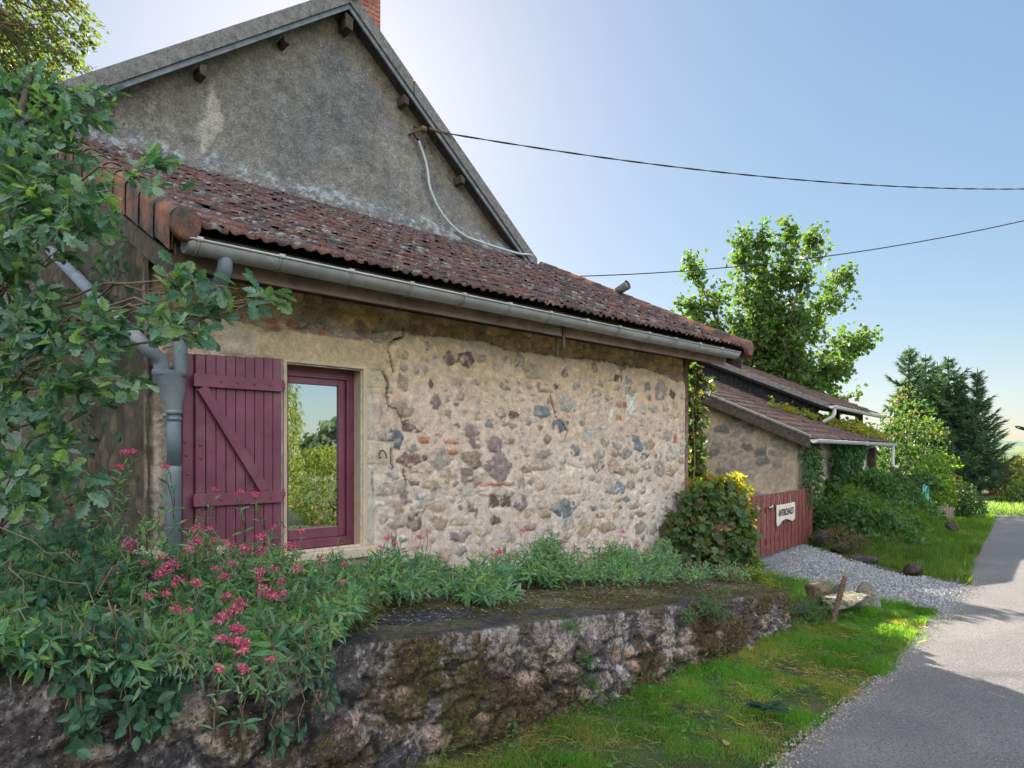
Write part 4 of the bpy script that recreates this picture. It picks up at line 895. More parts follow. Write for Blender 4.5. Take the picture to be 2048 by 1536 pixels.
# rusty stake
g = G(); a = wp(1653, 1290, 7.07); b = wp(1690, 1152, 7.05); n_ = 200; tt = np.linspace(0, 1, n_)
g.tube(a+(b-a)*tt[:, None], .028+.004*np.sin(tt*6.283*34), 10); tag(g.build('threaded_stake', M['iron'], None, True, False), 'leaning rusty ribbed iron stake at the end of the retaining wall', 'stake')

# ------------------------------------------------------------------ overhead cables and pole
def sag(p, q, s, n=40):
    t = np.linspace(0, 1, n)[:, None]; P = np.array(p)+(np.array(q)-np.array(p))*t; P[:, 2] -= (4*s*t*(1-t))[:, 0]; return P
POLE = np.array((25.5, .35, 0))
o = G(); P = sag((6.5, 8.24, 6.54), (25.5, .35, 8.9), .56, 120)
an = np.linspace(0, 120, 120)
for ph in (0, PI): o.tube(P+.007*np.stack([0*an, np.cos(an*.9+ph), np.sin(an*.9+ph)], -1), .008, 6)
tag(o.build('overhead_cable', M['black'], None, True, False), 'twisted black overhead cable running from the gable bracket across the sky', 'cable')
o = G(); o.tube(sag((8.7, 14.5, 6.0), (25.5, .35, 9.0), 1.0, 60), .013, 6)
tag(o.build('overhead_cable', M['black'], None, True, False), 'single overhead cable passing before the maple tree above the outbuilding', 'cable')
PO = thing('utility_pole', 'wooden utility pole at the roadside carrying both overhead cables', 'pole', POLE)
g = G(); g.tube([POLE+[0, 0, -.4], POLE+[0, 0, 9.3]], [.13, .09], 12); g.build('pole', M['bark'], PO, True, False)
g = G(); g.bar(POLE+[-.1, -.25, 8.95], POLE+[-.1, .3, 8.95], .06, .08); g.build('bracket', M['steel'], PO)
# street lamp at the right margin
LP = np.array((37.5, 4.0, -.3)); LAMP = thing('street_lamp', 'dark street lamp head reaching in from the right over the far bend', 'street lamp', LP)
hd = wp(2031, 854, 29.0); hb = wp(2075, 866, 30.0)
g = G(); g.tube([(hb[0]+.3, hb[1]-.1, -.5), hb+[.3, -.1, -.1]], [.08, .05], 10); g.tube([hb+[.3, -.1, -.12], hb, hd+[.1, -.05, -.02]], .03, 8); g.build('pole', M['steel'], LAMP, True, False)
g = G(); g.tube(np.array([hd+(hb-hd)*t for t in (0, .15, .5, .75)])+[0, 0, .02], [.03, .07, .08, .04], 10); g.build('lamp_head', M['black'], LAMP, True, False)

# ================================================================== vegetation
class Fo:
    """collects leaves (one template each) and twigs for one plant"""
    def __init__(s): s.g = G(); s.t = G()
    def lv(s, P, D, Nn, S, tm, C): s.g.add(*leaves(P, D, Nn, S, tm, C)); return s
    def twig(s, pts, r0, r1, n=5): s.t.tube(pts, np.linspace(r0, r1, len(pts)), n); return s
    def build(s, root, mat, name='foliage', tname='stem', tmat=None):
        o = None
        if s.g.n: o = s.g.build(name, mat, root)
        if s.t.n: s.t.build(tname, tmat or M['twig'], root, True, False)
        return o
def arcpts(a, b, n=7, bow=.15, j=.02):
    a = np.array(a, float); b = np.array(b, float); t = np.linspace(0, 1, n)[:, None]
    L = np.linalg.norm(b-a); P = a+(b-a)*t; P[:, 2] += (bow*L*np.sin(t*PI))[:, 0]; P[1:-1] += rng.normal(0, j*L, (n-2, 3)); return P
def along(P, t):
    t = np.clip(np.asarray(t), 0, 1)*(len(P)-1); i = np.minimum(t.astype(int), len(P)-2); f = (t-i)[:, None]; return P[i]*(1-f)+P[i+1]*f, P[i+1]-P[i]

# ---------------- oak beside the house corner
OAKC = [(.055, .135, .08), (.08, .165, .115), (.15, .23, .085), (.045, .11, .08), (.17, .25, .21), (.045, .10, .07)]
OAK = thing('oak_tree', 'young oak with lobed leaves reaching over the house corner and downpipe', 'tree', tuple(wp(-40, 1150, 3.0)*[1, 1, 0]+[0, 0, .7]))
f = Fo(); trunkP = np.array([wp(-60, 1160, 3.2), wp(-45, 900, 3.1), wp(-20, 700, 3.0), wp(0, 480, 3.05), wp(30, 280, 3.2), wp(60, 150, 3.3)])
tg = G(); tg.tube(smooth_path(trunkP, 6), np.linspace(.05, .012, 31), 9); tg.build('trunk', M['bark'], OAK, True, False)
OB = [(45, 235, 90, 40, 60, 3.35), (190, 215, 55, 35, 22, 3.3), (120, 260, 70, 40, 45, 3.3), (45, 320, 80, 55, 90, 3.05), (120, 330, 60, 40, 45, 3.1), (165, 300, 45, 30, 18, 3.1), (280, 345, 62, 42, 26, 2.75), (225, 380, 40, 30, 10, 2.8),
      (30, 410, 70, 60, 80, 2.9), (115, 420, 60, 45, 50, 2.85), (190, 420, 55, 45, 34, 2.75), (230, 455, 40, 30, 14, 2.75), (20, 490, 60, 50, 60, 2.9), (90, 470, 60, 35, 32, 2.8), (135, 520, 35, 25, 8, 2.8), (20, 560, 60, 50, 50, 2.85),
      (435, 575, 48, 42, 20, 2.65), (385, 560, 40, 30, 10, 2.7), (395, 630, 45, 55, 30, 2.65), (500, 605, 48, 18, 12, 2.6), (545, 605, 18, 14, 4, 2.6), (335, 625, 40, 35, 16, 2.7), (360, 680, 45, 25, 12, 2.65),
      (60, 640, 90, 55, 85, 2.8), (150, 650, 60, 40, 36, 2.75), (240, 640, 50, 35, 28, 2.65), (215, 690, 55, 35, 30, 2.65), (250, 760, 35, 28, 16, 2.6), (60, 735, 90, 50, 75, 2.75), (150, 740, 55, 45, 40, 2.7), (200, 775, 35, 20, 8, 2.65),
      (35, 820, 45, 45, 30, 2.75), (110, 820, 50, 30, 22, 2.75), (130, 860, 25, 20, 6, 2.7), (25, 910, 50, 45, 34, 2.7), (130, 890, 40, 32, 20, 2.7), (35, 970, 60, 35, 40, 2.65), (120, 960, 55, 40, 34, 2.65), (170, 985, 30, 20, 10, 2.65), (50, 1015, 60, 30, 26, 2.65), (35, 190, 60, 35, 60, 3.35), (105, 200, 50, 28, 40, 3.35), (155, 205, 40, 22, 20, 3.35), (75, 165, 50, 25, 30, 3.4), (20, 275, 80, 50, 90, 3.2), (90, 225, 70, 40, 50, 3.3), (150, 240, 50, 30, 24, 3.2), (90, 380, 70, 50, 60, 3.0), (-60, 600, 60, 200, 160, 2.9), (-50, 900, 60, 150, 80, 2.8)]
for cx, cy, rx_, ry_, n, d in OB:
    ti = int(np.clip((1000-cy)/900*30+2, 1, 28)); src = smooth_path(trunkP, 6)[max(0, ti-3)]
    c = wp(cx, cy, d); br = arcpts(src, c, 8, .06, .025); f.twig(br, .008, .003)
    ns = max(2, n//7); k = 0
    for s in range(ns):
        e = wp(cx+rng.uniform(-1, 1)*rx_, cy+rng.uniform(-1, 1)*ry_, d+rng.normal(0, .14)); tw = arcpts(along(br, [rng.uniform(.6, 1)])[0][0], e, 5, .05, .03); f.twig(tw, .003, .0015, 4)
        m = int(1.6*n/ns)+rng.integers(0, 3); t = rng.uniform(.4, 1.02, m); P, D = along(tw, t); P = P+rng.normal(0, .015, (m, 3))
        D = D/np.linalg.norm(D, axis=1)[:, None]*.8+rdir(m)*.9+[0, 0, -.12]
        Nn = rdir(m, (-.25, -.5, .9)); f.lv(P, D, Nn, rng.uniform(.05, .10, m), T_OAK, pal(m, OAKC))
f.build(OAK, M['oakleaf'], 'crown', 'branch')

# ---------------- tall small-leaved tree behind, upper left
TB = tuple(np.array([-1.6, 9.6, .7]))
TALL = thing('tall_tree', 'tall small-leaved tree glowing in backlight above the left roof edge', 'tree', TB)
f = Fo(); tp = np.array([(-1.6, 9.6, .6), (-1.5, 9.6, 3), (-1.1, 9.7, 5.5), (-.3, 9.9, 8), (.3, 10, 10)]); g = G(); g.tube(smooth_path(tp), np.linspace(.16, .03, 33), 9); g.build('trunk', M['bark'], TALL, True, False)
TCOL = [(.055, .10, .03), (.075, .12, .035), (.04, .08, .035), (.10, .13, .03), (.09, .08, .035)]
for cx, cy, rx_, ry_, n in [(50, 40, 75, 50, 420), (130, 30, 55, 35, 180), (170, 20, 30, 20, 50), (60, 110, 80, 40, 330), (140, 110, 40, 30, 130), (185, 85, 22, 14, 40), (30, 170, 60, 40, 260), (110, 165, 50, 35, 170), (150, 195, 35, 20, 60), (-60, 100, 70, 140, 300), (-20, 240, 60, 40, 160), (60, 215, 50, 25, 110), (60, -60, 120, 60, 250), (30, 60, 60, 60, 320), (90, 75, 60, 40, 260), (40, 130, 60, 40, 300), (120, 180, 50, 25, 200), (60, 180, 60, 35, 320), (165, 150, 30, 25, 110), (130, 70, 50, 40, 260), (170, 100, 30, 25, 120), (180, 30, 25, 20, 80), (90, 150, 60, 40, 280), (140, 200, 40, 20, 120), (30, 200, 50, 40, 220)]:
    d = rng.uniform(9.6, 10.4); c = wp(cx, cy, d); src = along(tp, [rng.uniform(.5, .8)])[0][0]; br = arcpts(src, c, 8, .08, .03); f.twig(br, .03, .008)
    for s in range(max(3, n//22)):
        e = wp(cx+rng.normal(0, .55)*rx_, cy+rng.normal(0, .55)*ry_, d+rng.normal(0, .35)); tw = arcpts(along(br, [rng.uniform(.6, 1)])[0][0], e, 5, .0, .04); f.twig(tw, .006, .002, 4)
        m = 22; P, D = along(tw, rng.uniform(.35, 1.05, m)); P = P+rng.normal(0, .05, (m, 3)); f.lv(P, D/np.linalg.norm(D, axis=1)[:, None]+rdir(m)*1.1+[0, 0, -.3], rdir(m, (0, 0, .6)), rng.uniform(.05, .09, m), T_OVAL, pal(m, TCOL))
f.build(TALL, M['leaf'], 'crown', 'branch')

# ---------------- red valerian
VAL = [(.09, .21, .125), (.12, .25, .145), (.19, .31, .11), (.075, .175, .13), (.19, .28, .22)]
def head_mesh(seed, pale=False, size=.03):
    r = np.random.default_rng(seed); n = 60; d = r.normal(0, 1, (n, 3)); d[:, 2] = np.abs(d[:, 2])*.9-.1; d /= np.linalg.norm(d, axis=1)[:, None]
    q = r.uniform(.45, 1.1, n)[:, None]; P = d*q*[size, size, size*.85]
    c = (np.array([(.52, .075, .18), (.62, .14, .27), (.42, .055, .13), (.58, .20, .28)]) if not pale else np.array([(.55, .58, .40), (.6, .6, .5), (.42, .48, .28)]))
    C = c[r.integers(0, len(c), n)]*r.uniform(.75, 1.2, (n, 1))
    D = r.normal(0, 1, (n, 3)); V, F, CC = leaves(P, D, d+r.normal(0, .35, (n, 3)), r.uniform(.011, .018, n), T_TRI, C)
    me = mk('flower_head', V-0, F, M['petal'], None, CC); o = me; m = o.data; bpy.data.objects.remove(o); return m
HEADS = [head_mesh(k) for k in range(4)]; PALE = [head_mesh(20+k, True) for k in range(2)]
def head(root, loc, s=1, pale=False):
    o = bpy.data.objects.new('flower_head', random.choice(PALE if pale else HEADS)); COL.objects.link(o); o.parent = root; o['local'] = 1
    o.location = np.array(loc)-np.array(root.location); o.rotation_euler = (random.uniform(-.5, .5), random.uniform(-.5, .5), random.uniform(0, 6.28)); o.scale = (s, s, s); return o
def stem(f, base, tip, nl, L, s0=.2, tm=T_LANCE, cols=VAL, r=.004, droop=.1, wid=1):
    P = arcpts(base, tip, 8, .10, .02); f.twig(P, r, r*.5, 4)
    t = np.repeat(np.linspace(s0, 1, nl//2), 2); m = len(t); Q, D = along(P, t); D = D/np.linalg.norm(D, axis=1)[:, None]
    side = np.cross(D, np.array([[.3, .2, 1.]])); side /= np.linalg.norm(side, axis=1)[:, None]+1e-6
    ang = np.repeat(np.arange(m//2)*1.57+rng.uniform(0, 3), 2)+np.tile([0, PI], m//2); b2 = np.cross(D, side)
    out = side*np.cos(ang)[:, None]+b2*np.sin(ang)[:, None]
    DD = out+D*(.45+.9*t**3)[:, None]+rdir(m)*.25+[0, 0, -droop]
    Nn = D*.9+[0, 0, .6]+rdir(m)*.35-out*.2
    S = L*(1.05-.45*t**4)*rng.uniform(.65, 1.2, m); f.lv(Q, DD, Nn, S, tm, pal(m, cols)); return P
GV = 'valerian plants along the house wall'
VAL_N = [0]
def terr(x, y): return WT(x)+.02+.03*(y-3.1)
# the big overhanging mass on the left, five plants
HD = [(257, 1092, 1.25), (225, 1147, .9), (190, 1118, .6), (160, 1155, .7), (205, 1160, .55), (325, 1115, .75), (288, 1128, .6), (340, 1132, 1.2), (325, 1150, 1.1), (355, 1165, 1), (388, 1168, .9), (330, 1188, .75), (297, 1195, .7), (350, 1220, .8), (380, 1222, .5),
      (395, 1060, 1.1), (392, 1085, 1.1), (378, 1102, .9), (430, 1082, .6), (455, 1090, .9), (418, 1058, .6), (432, 1138, .7), (450, 1155, 1), (455, 1195, .9), (462, 1128, .6), (480, 1210, 1.2), (470, 1225, 1.1), (445, 1240, 1.2), (475, 1262, 1.15), (440, 1280, .8), (470, 1285, 1.1), (490, 1290, .9), (485, 1305, .9), (438, 1340, .7), (485, 1340, .8), (540, 1320, .6),
      (490, 1100, 1.1), (520, 1075, 1.1), (525, 1105, 1.0), (548, 1055, .7), (575, 1092, .8), (588, 1095, 1), (520, 1145, 1.1), (548, 1140, .8), (530, 1182, 1.2), (545, 1195, 1.1), (565, 1190, 1), (518, 1160, .8), (595, 1140, 1), (565, 1165, .9), (600, 1065, 1), (640, 1120, .6), (690, 1130, .8), (685, 1165, .6), (250, 908, .8), (240, 935, .8), (333, 935, .8), (265, 905, .8), (480, 985, .8), (510, 990, .7), (430, 980, .6)]
PH = [(310, 1108, 1), (320, 1115, .9), (445, 1100, .9), (280, 1104, .8), (152, 1110, .6)]
SEG = [(-60, 150), (150, 290), (290, 420), (420, 545), (545, 720)]
LBL = ['leafy valerian clump with few blooms over the left end of the low wall', 'valerian clump in front of the downpipe with one large pink bloom and white sprays', 'valerian clump in front of the maroon shutter hinge side', 'densest flowering valerian clump below the maroon shutter trailing over the wall', 'valerian clump in front of the window sill at the edge of bare mossy slab']
up_ = [(-60, 1120), (60, 1120), (150, 1075), (230, 1000), (300, 1020), (390, 1000), (450, 1035), (560, 1075), (640, 1095), (720, 1135)]
lo_ = [(-60, 1270), (100, 1320), (200, 1350), (330, 1360), (450, 1370), (560, 1390), (640, 1330), (720, 1200)]
for k, (x0, x1) in enumerate(SEG):
    xm = (x0+x1)/2; b = wpy(xm, 1200, 3.55); b = np.array([b[0], 3.55, terr(b[0], 3.55)])
    root = thing('valerian_plant', LBL[k], 'flowering plant', tuple(b), 'valerian plants overhanging the low wall'); f = Fo()
    for i in range(int((x1-x0)*1.0)):
        px = rng.uniform(x0, x1); yu = np.interp(px, [a for a, _ in up_], [c for _, c in up_]); yl = np.interp(px, [a for a, _ in lo_], [c for _, c in lo_])
        t = rng.random()**.8; py = yu+(yl-yu)*t+rng.normal(0, 14); yy = 4.1-1.35*t+rng.normal(0, .08); yy = max(yy, 2.62)
        tip = wpy(px, py, yy); bx = tip[0]+rng.normal(0, .12); by = min(max(yy+.28, 3.15), 4.4); base = np.array([bx, by, terr(bx, by)+.02])
        if np.linalg.norm(tip-base) > .9: base = tip+(base-tip)*.8/np.linalg.norm(tip-base)
        stem(f, base, tip, int(rng.integers(12, 20)), rng.uniform(.055, .11), .25)
        # flower stalk remains
        if rng.random() < .3: tw = arcpts(tip, tip+rng.normal(0, .05, 3)+[0, -.02, .10], 4, 0, .03); f.twig(tw, .0018, .001, 3); 
    for hs, pale in ((HD, 0), (PH, 1)):
        for px, py, s in hs:
            if x0 <= px < x1:
                yu = np.interp(px, [a for a, _ in up_], [c for _, c in up_]); yl = np.interp(px, [a for a, _ in lo_], [c for _, c in lo_]); t = np.clip((py-yu)/(yl-yu), -.1, 1)
                yy = max(4.0-1.40*t-.12, 2.62); p = wpy(px, py, yy); head(root, p, s*1.05, bool(pale)); bb = p+[rng.normal(0, .06), .12, -.22]
                f.twig(arcpts(bb, p, 6, .05, .03), .0026, .002, 4); stem(f, bb-[0, 0, .1], p-[0, 0, .05], 8, .07)
    f.build(root, M['leaf'])
# clumps at the foot of the wall
ROW = [(775, 1105, 1200, 85, 3.70, 'valerian clump right of the window sill with pink blooms against the jamb', [(775, 1078, .8), (790, 1088, .6), (840, 1075, .8), (855, 1065, .7), (760, 1095, .6), (805, 1100, .5), (858, 1185, .9), (690, 1130, .6)], []),
       (855, 1120, 1180, 50, 4.1, 'smaller shaded valerian clump tucked between two larger clumps under the wall crack', [(835, 1095, .5), (880, 1110, .4)], []),
       (965, 1120, 1212, 70, 3.55, 'valerian clump with big white flower heads spreading onto the slab', [(1000, 1105, 1.0), (985, 1112, .6)], [(955, 1130, 1), (970, 1133, 1.1), (962, 1140, 1), (1008, 1087, 1), (950, 1128, .8)]),
       (1085, 1080, 1170, 90, 3.9, 'broad valerian clump at mid wall with one white bloom', [(1125, 1085, 1), (1080, 1088, .5), (1045, 1062, .8), (1140, 1110, .5), (1150, 1132, .9), (1160, 1125, .8), (1125, 1110, .9)], [(1056, 1124, .9)]),
       (1230, 1095, 1165, 75, 4.0, 'valerian clump in front of the quoin side with mixed red and pale blooms', [(1148, 1108, 1), (1180, 1137, .8), (1200, 1118, .7), (1208, 1120, .9), (1196, 1125, .7), (1245, 1065, .9), (1273, 1092, 1), (1290, 1102, .9), (1298, 1120, .8), (1248, 1075, .6), (1150, 1095, .7)], [(1180, 1114, .8), (1195, 1116, .9)]),
       (1325, 1090, 1165, 45, 4.1, 'grey green valerian clump touching the vine bush at the house corner', [(1325, 1148, .6)], [])]
for px, yt, yb, hw, yy, lab, hs, ph in ROW:
    b = wpy(px, yb, yy); b = np.array([b[0], yy, terr(b[0], yy)]); root = thing('valerian_plant', lab, 'flowering plant', tuple(b), GV); f = Fo()
    for i in range(int(hw*1.25)):
        dx = rng.normal(0, .5); t = rng.random(); q = wpy(px+np.clip(dx, -1.1, 1.1)*hw, yb-10-(yb-yt)*t*(1-.35*min(1, dx*dx))+rng.normal(0, 5), yy-.18*(1-t)+.25*t+rng.normal(0, .08))
        base = b+np.array([(q[0]-b[0])*.45, rng.normal(.05, .08), 0]); base[2] = terr(base[0], base[1]); stem(f, base, q, int(rng.integers(12, 18)), rng.uniform(.07, .11), .25)
        if rng.random() < .25: f.twig(arcpts(q, q+rng.normal(0, .06, 3)+[0, 0, .12], 4, 0, .03), .0016, .001, 3)
    for lst, pale in ((hs, 0), (ph, 1)):
        for hx, hy, s in lst:
            p = wpy(hx, hy, yy-.08+.3*np.clip((yb-hy)/(yb-yt), 0, 1)); head(root, p, s*1.1, bool(pale)); f.twig(arcpts(p+[rng.normal(0, .05), .06, -.28], p, 6, .05, .03), .0024, .0018, 4)
    f.build(root, M['leaf'])

# ---------------- bramble trailing over the left end of the low wall, and ivy behind
BRC = [(.035, .10, .065), (.05, .13, .085), (.075, .16, .095), (.03, .075, .055)]
BR = thing('bramble', 'dark bramble with rounded leaflets hanging over the low wall below the valerian', 'bramble', tuple(wpy(140, 1240, 3.1))); f = Fo()
def cane(f, P, m, S, tm, cols):
    f.twig(P, .0035, .002, 4); t = rng.uniform(.1, 1, m); Q, D = along(P, t); D = D/np.linalg.norm(D, axis=1)[:, None]
    for k in range(3):
        f.lv(Q+rng.normal(0, .02, (m, 3)), rdir(m, (0, -.5, -.4))+D*.3, rdir(m, (-.1, -1.2, .7)), S*rng.uniform(.7, 1.2, m), tm, pal(m, cols))
for x0, y0_, x1, y1_ in [(110, 1230, 160, 1530), (130, 1240, 175, 1440), (150, 1240, 200, 1500), (175, 1230, 190, 1420), (200, 1190, 262, 1480), (215, 1200, 240, 1400), (190, 1250, 130, 1420), (240, 1250, 300, 1450), (265, 1280, 330, 1480), (280, 1300, 285, 1460), (300, 1300, 325, 1430), (340, 1330, 350, 1420), (590, 1230, 640, 1430), (600, 1250, 600, 1470), (620, 1260, 665, 1420), (560, 1300, 570, 1500), (90, 1230, 60, 1330), (480, 1330, 490, 1480), (545, 1350, 548, 1520), (640, 1300, 655, 1390)]:
    a = wpy(x0, y0_, 2.95); b = wpy(x1, y1_, 2.76); P = arcpts(a, b, 9, .05, .02); P[:, 1] = np.minimum(P[:, 1], 2.84); cane(f, P, 9 if x0 < 400 else 5, .06 if x0 < 400 else .045, T_OVAL, BRC)
for i in range(48):
    q = wpy(rng.uniform(-60, 260), rng.uniform(1050, 1240), 3.3+rng.uniform(-.3, .5)); P = arcpts(q+[.0, .3, -.25], q, 6, .1, .04); cane(f, P, 7, .045, T_OVAL, BRC)
for i in range(22):
    q = wpy(rng.uniform(0, 680), rng.uniform(1120, 1400), 2.75); P = arcpts(q+[rng.uniform(-.4, .4), .35, .1], q, 8, .15, .05); f.twig(P, .0028, .0015, 4)
f.build(BR, M['leaf'], 'foliage', 'cane')
IV = thing('ivy', 'dark ivy covering the ground and shaded end wall behind the oak', 'ivy', (0.4, 5.2, .8)); f = Fo()
n = 2600; P = np.stack([rng.uniform(-1.8, 1.35, n), rng.uniform(3.6, 6.5, n), 0*np.zeros(n)], -1); P[:, 2] = WT(P[:, 0])+.05+rng.random(n)*.30*(1+.0*n); f.lv(P, rdir(n), rdir(n, (0, -.5, 1)), rng.uniform(.05, .09, n), T_OVAL, pal(n, BRC))
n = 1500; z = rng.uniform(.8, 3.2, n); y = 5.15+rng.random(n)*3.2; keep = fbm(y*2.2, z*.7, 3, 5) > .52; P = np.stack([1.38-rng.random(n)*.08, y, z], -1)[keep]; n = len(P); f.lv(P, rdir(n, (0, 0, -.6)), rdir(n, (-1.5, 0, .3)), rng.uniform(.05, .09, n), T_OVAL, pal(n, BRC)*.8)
f.build(IV, M['leaf'])

# ---------------- vine at the house corner
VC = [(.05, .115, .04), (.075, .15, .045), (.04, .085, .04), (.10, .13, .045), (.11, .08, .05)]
VYC = [(.13, .18, .02), (.16, .17, .03), (.09, .16, .03), (.20, .12, .04), (.10, .16, .03)]  # sunlight on the bush top is put into these yellow leaf tones
VN = thing('vine_bush', 'vine bush at the house corner, green below with sunlight put into the yellow and orange top leaves', 'vine', tuple(wp(1430, 1160, 8.4))); f = Fo()
def blob(f, cx, cy, rx_, ry_, d, n, L, tm, cols, bias=(-.2, -.5, .7), dz=None, shell=.35):
    c = wp(cx, cy, d); sx = rx_/FPX*d; sz = ry_/FPX*d; P, dd = ball(n, (0, 0, 0), (1, 1, 1), shell); r3 = np.array([RX, RY, 0]); v3 = np.array([VX, VY, 0])
    Q = c+P[:, :1]*sx*r3+P[:, 1:2]*(dz or sx)*v3+P[:, 2:]*sz*np.array([0, 0, 1]); f.lv(Q, rdir(n)+[0, 0, -.5], rdir(n, bias)+dd*.4, L*rng.uniform(.6, 1.2, n), tm, pal(n, cols))
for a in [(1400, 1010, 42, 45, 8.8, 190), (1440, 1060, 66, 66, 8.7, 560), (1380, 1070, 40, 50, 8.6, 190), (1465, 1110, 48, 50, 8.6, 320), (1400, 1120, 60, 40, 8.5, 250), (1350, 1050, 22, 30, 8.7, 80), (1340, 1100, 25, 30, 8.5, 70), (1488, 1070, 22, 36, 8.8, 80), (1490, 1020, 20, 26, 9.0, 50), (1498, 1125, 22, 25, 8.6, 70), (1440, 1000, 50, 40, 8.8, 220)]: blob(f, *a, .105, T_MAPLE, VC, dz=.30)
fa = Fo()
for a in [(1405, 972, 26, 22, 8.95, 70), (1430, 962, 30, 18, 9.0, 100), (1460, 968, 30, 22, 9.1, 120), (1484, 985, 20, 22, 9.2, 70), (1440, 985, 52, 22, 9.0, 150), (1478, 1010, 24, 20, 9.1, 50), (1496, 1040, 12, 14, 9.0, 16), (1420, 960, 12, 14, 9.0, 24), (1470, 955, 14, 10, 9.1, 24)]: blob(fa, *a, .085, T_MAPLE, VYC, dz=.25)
for k in range(14): a = wp(1425+rng.normal(0, 10), 1150, 8.95); f.twig(arcpts(a, wp(rng.uniform(1370, 1490), rng.uniform(990, 1090), 8.9), 7, .08, .04), .01, .004)
f.g, _g = G(), f.g; f.g = fa.g; f.g.build('sun_tinted_leaves', M['vine'], VN); f.g = _g; f.build(VN, M['leaf'], 'foliage', 'stem')
CR = thing('creeper', 'thin green creeper climbing the right corner of the house up to the eaves, plus unseen side-wall leaves added to block sun', 'creeper', (8.2, 5.0, .4)); f = Fo()
stemP = np.array([(8.2, 4.93, .3), (8.16, 4.95, 1.0), (8.2, 4.94, 1.6), (8.17, 4.95, 2.2), (8.24, 4.93, 2.75)]); f.twig(smooth_path(stemP), .014, .005)
for cx, cy, rx_, ry_, n in [(1385, 760, 14, 30, 30), (1388, 830, 16, 40, 45), (1390, 900, 18, 40, 50), (1395, 955, 20, 20, 35), (1388, 740, 12, 18, 22), (1400, 765, 16, 18, 24), (1390, 800, 14, 25, 30), (1402, 835, 14, 25, 32), (1392, 870, 14, 25, 34), (1396, 905, 16, 22, 34), (1386, 935, 14, 20, 28), (1400, 945, 14, 18, 20), (1420, 775, 8, 14, 9), (1418, 760, 6, 8, 5)]: blob(f, cx, cy, rx_, ry_, 9.5+rng.uniform(-.1, .1), n, .12, T_MAPLE, VC+[(.14, .16, .03)], (-.2, -.8, .3), .10)
n = 2600; y = rng.uniform(5.15, 8.4, n); P = np.stack([8.14+.30*rng.random(n)**.8, y, .8+rng.random(n)*(ROOFZ(y)-1.1)], -1); f.lv(P, rdir(n, (0, 0, -.6)), rdir(n, (1, 0, .4)), rng.uniform(.10, .17, n), T_MAPLE, pal(n, VC))  # unseen leaves added along the side wall to stop sun under the verge
f.build(CR, M['leaf'])

# ---------------- small plants growing out of the wall, bed edge
def tuft(name, lab, cat, p, n, h, L, tm, cols, group=None, lean=(0, -.3, 0), spread=.6, mat='leaf'):
    root = thing(name, lab, cat, tuple(p), group); f = Fo()
    for i in range(n):
        d = rdir(1, (lean[0], lean[1], .9))[0]*[spread, spread, 1]; stem(f, p, np.array(p)+d*h*rng.uniform(.5, 1.1), int(rng.integers(8, 14)), L, .2, tm, cols, .002)
    f.build(root, M[mat]); return root
PGC = [(.075, .14, .07), (.095, .17, .08), (.06, .11, .07)]
gw = 'seedlings rooted in the face of the low wall'
def wf(px, py): p = wpy(px, py, 2.87); return p
tuft('wall_plant', 'small green seedling at the top edge of the low wall, left of the others', 'plant', wf(1140, 1262), 5, .12, .05, T_LANCE, PGC, gw)
tuft('wall_plant', 'bright tuft of leaves in the middle of the mossy wall face', 'plant', wf(1170, 1335), 9, .13, .055, T_LANCE, PGC, gw)
tuft('wall_plant', 'sprawling leafy seedling low on the wall face near the grass', 'plant', wf(1180, 1378), 7, .15, .055, T_LANCE, PGC, gw, (.3, -.4, -.3))
r_ = tuft('wall_plant', 'large feathery grey green plant hanging from the wall near its far end', 'plant', wf(1420, 1235), 26, .30, .06, T_LANCE, PGC, gw, (0, -.35, -.1), 1)
tuft('wall_plant', 'small grey rosette beside the feathery plant on the wall face', 'plant', wf(1372, 1240), 7, .14, .06, T_LANCE, PGC, gw)
tuft('weed_patch', 'low yellow green weeds catching sun at the far end of the terrace', 'weeds', np.array([7.1, 3.55, .15]), 40, .28, .08, T_LANCE, [(.12, .18, .03), (.09, .15, .03), (.18, .2, .03)], None, (.3, -.3, 0), 1.2, 'vine')
tuft('heather_plant', 'reddish brown feathery plant at the terrace end under the vine', 'plant', np.array([6.55, 3.62, .28]), 34, .26, .05, T_NEEDLE, [(.10, .05, .05), (.14, .07, .07), (.08, .06, .06)], None, (0, -.3, -.1), 1.3)
# leafy weeds along the bed edge
root = thing('weed_patch', 'low leafy weeds along the back of the slab under the vine bush', 'weeds', (5.9, 3.75, .35)); f = Fo()
for i in range(150):
    x = rng.uniform(4.6, 7.0); y = rng.uniform(3.5, 3.95)+(x < 5.4)*.15; b = np.array([x, y, terr(x, y)]); stem(f, b, b+[rng.normal(0, .06), -.05+rng.normal(0, .05), rng.uniform(.06, .2)], 8, .05, .2, T_OVAL if i % 2 else T_LANCE, VAL, .002)
f.build(root, M['leaf'])
# grass-like fringe at the left of the slab
root = thing('weed_patch', 'thin pale weeds creeping over the slab edge beside the valerian mass', 'weeds', (1.95, 3.2, .7)); f = Fo()
for i in range(110):
    q = wpy(rng.uniform(600, 740), rng.uniform(1170, 1290), 3.05+rng.random()*.5); b = np.array([q[0], q[1], terr(q[0], q[1])]); stem(f, b, b+[rng.normal(0, .06), -.06+rng.normal(0, .05), rng.uniform(.05, .17)], 8, .055, .2, T_LANCE if i % 3 else T_OVAL, [(.09, .13, .04), (.07, .11, .05), (.13, .14, .05)], .002)
f.build(root, M['leaf'])

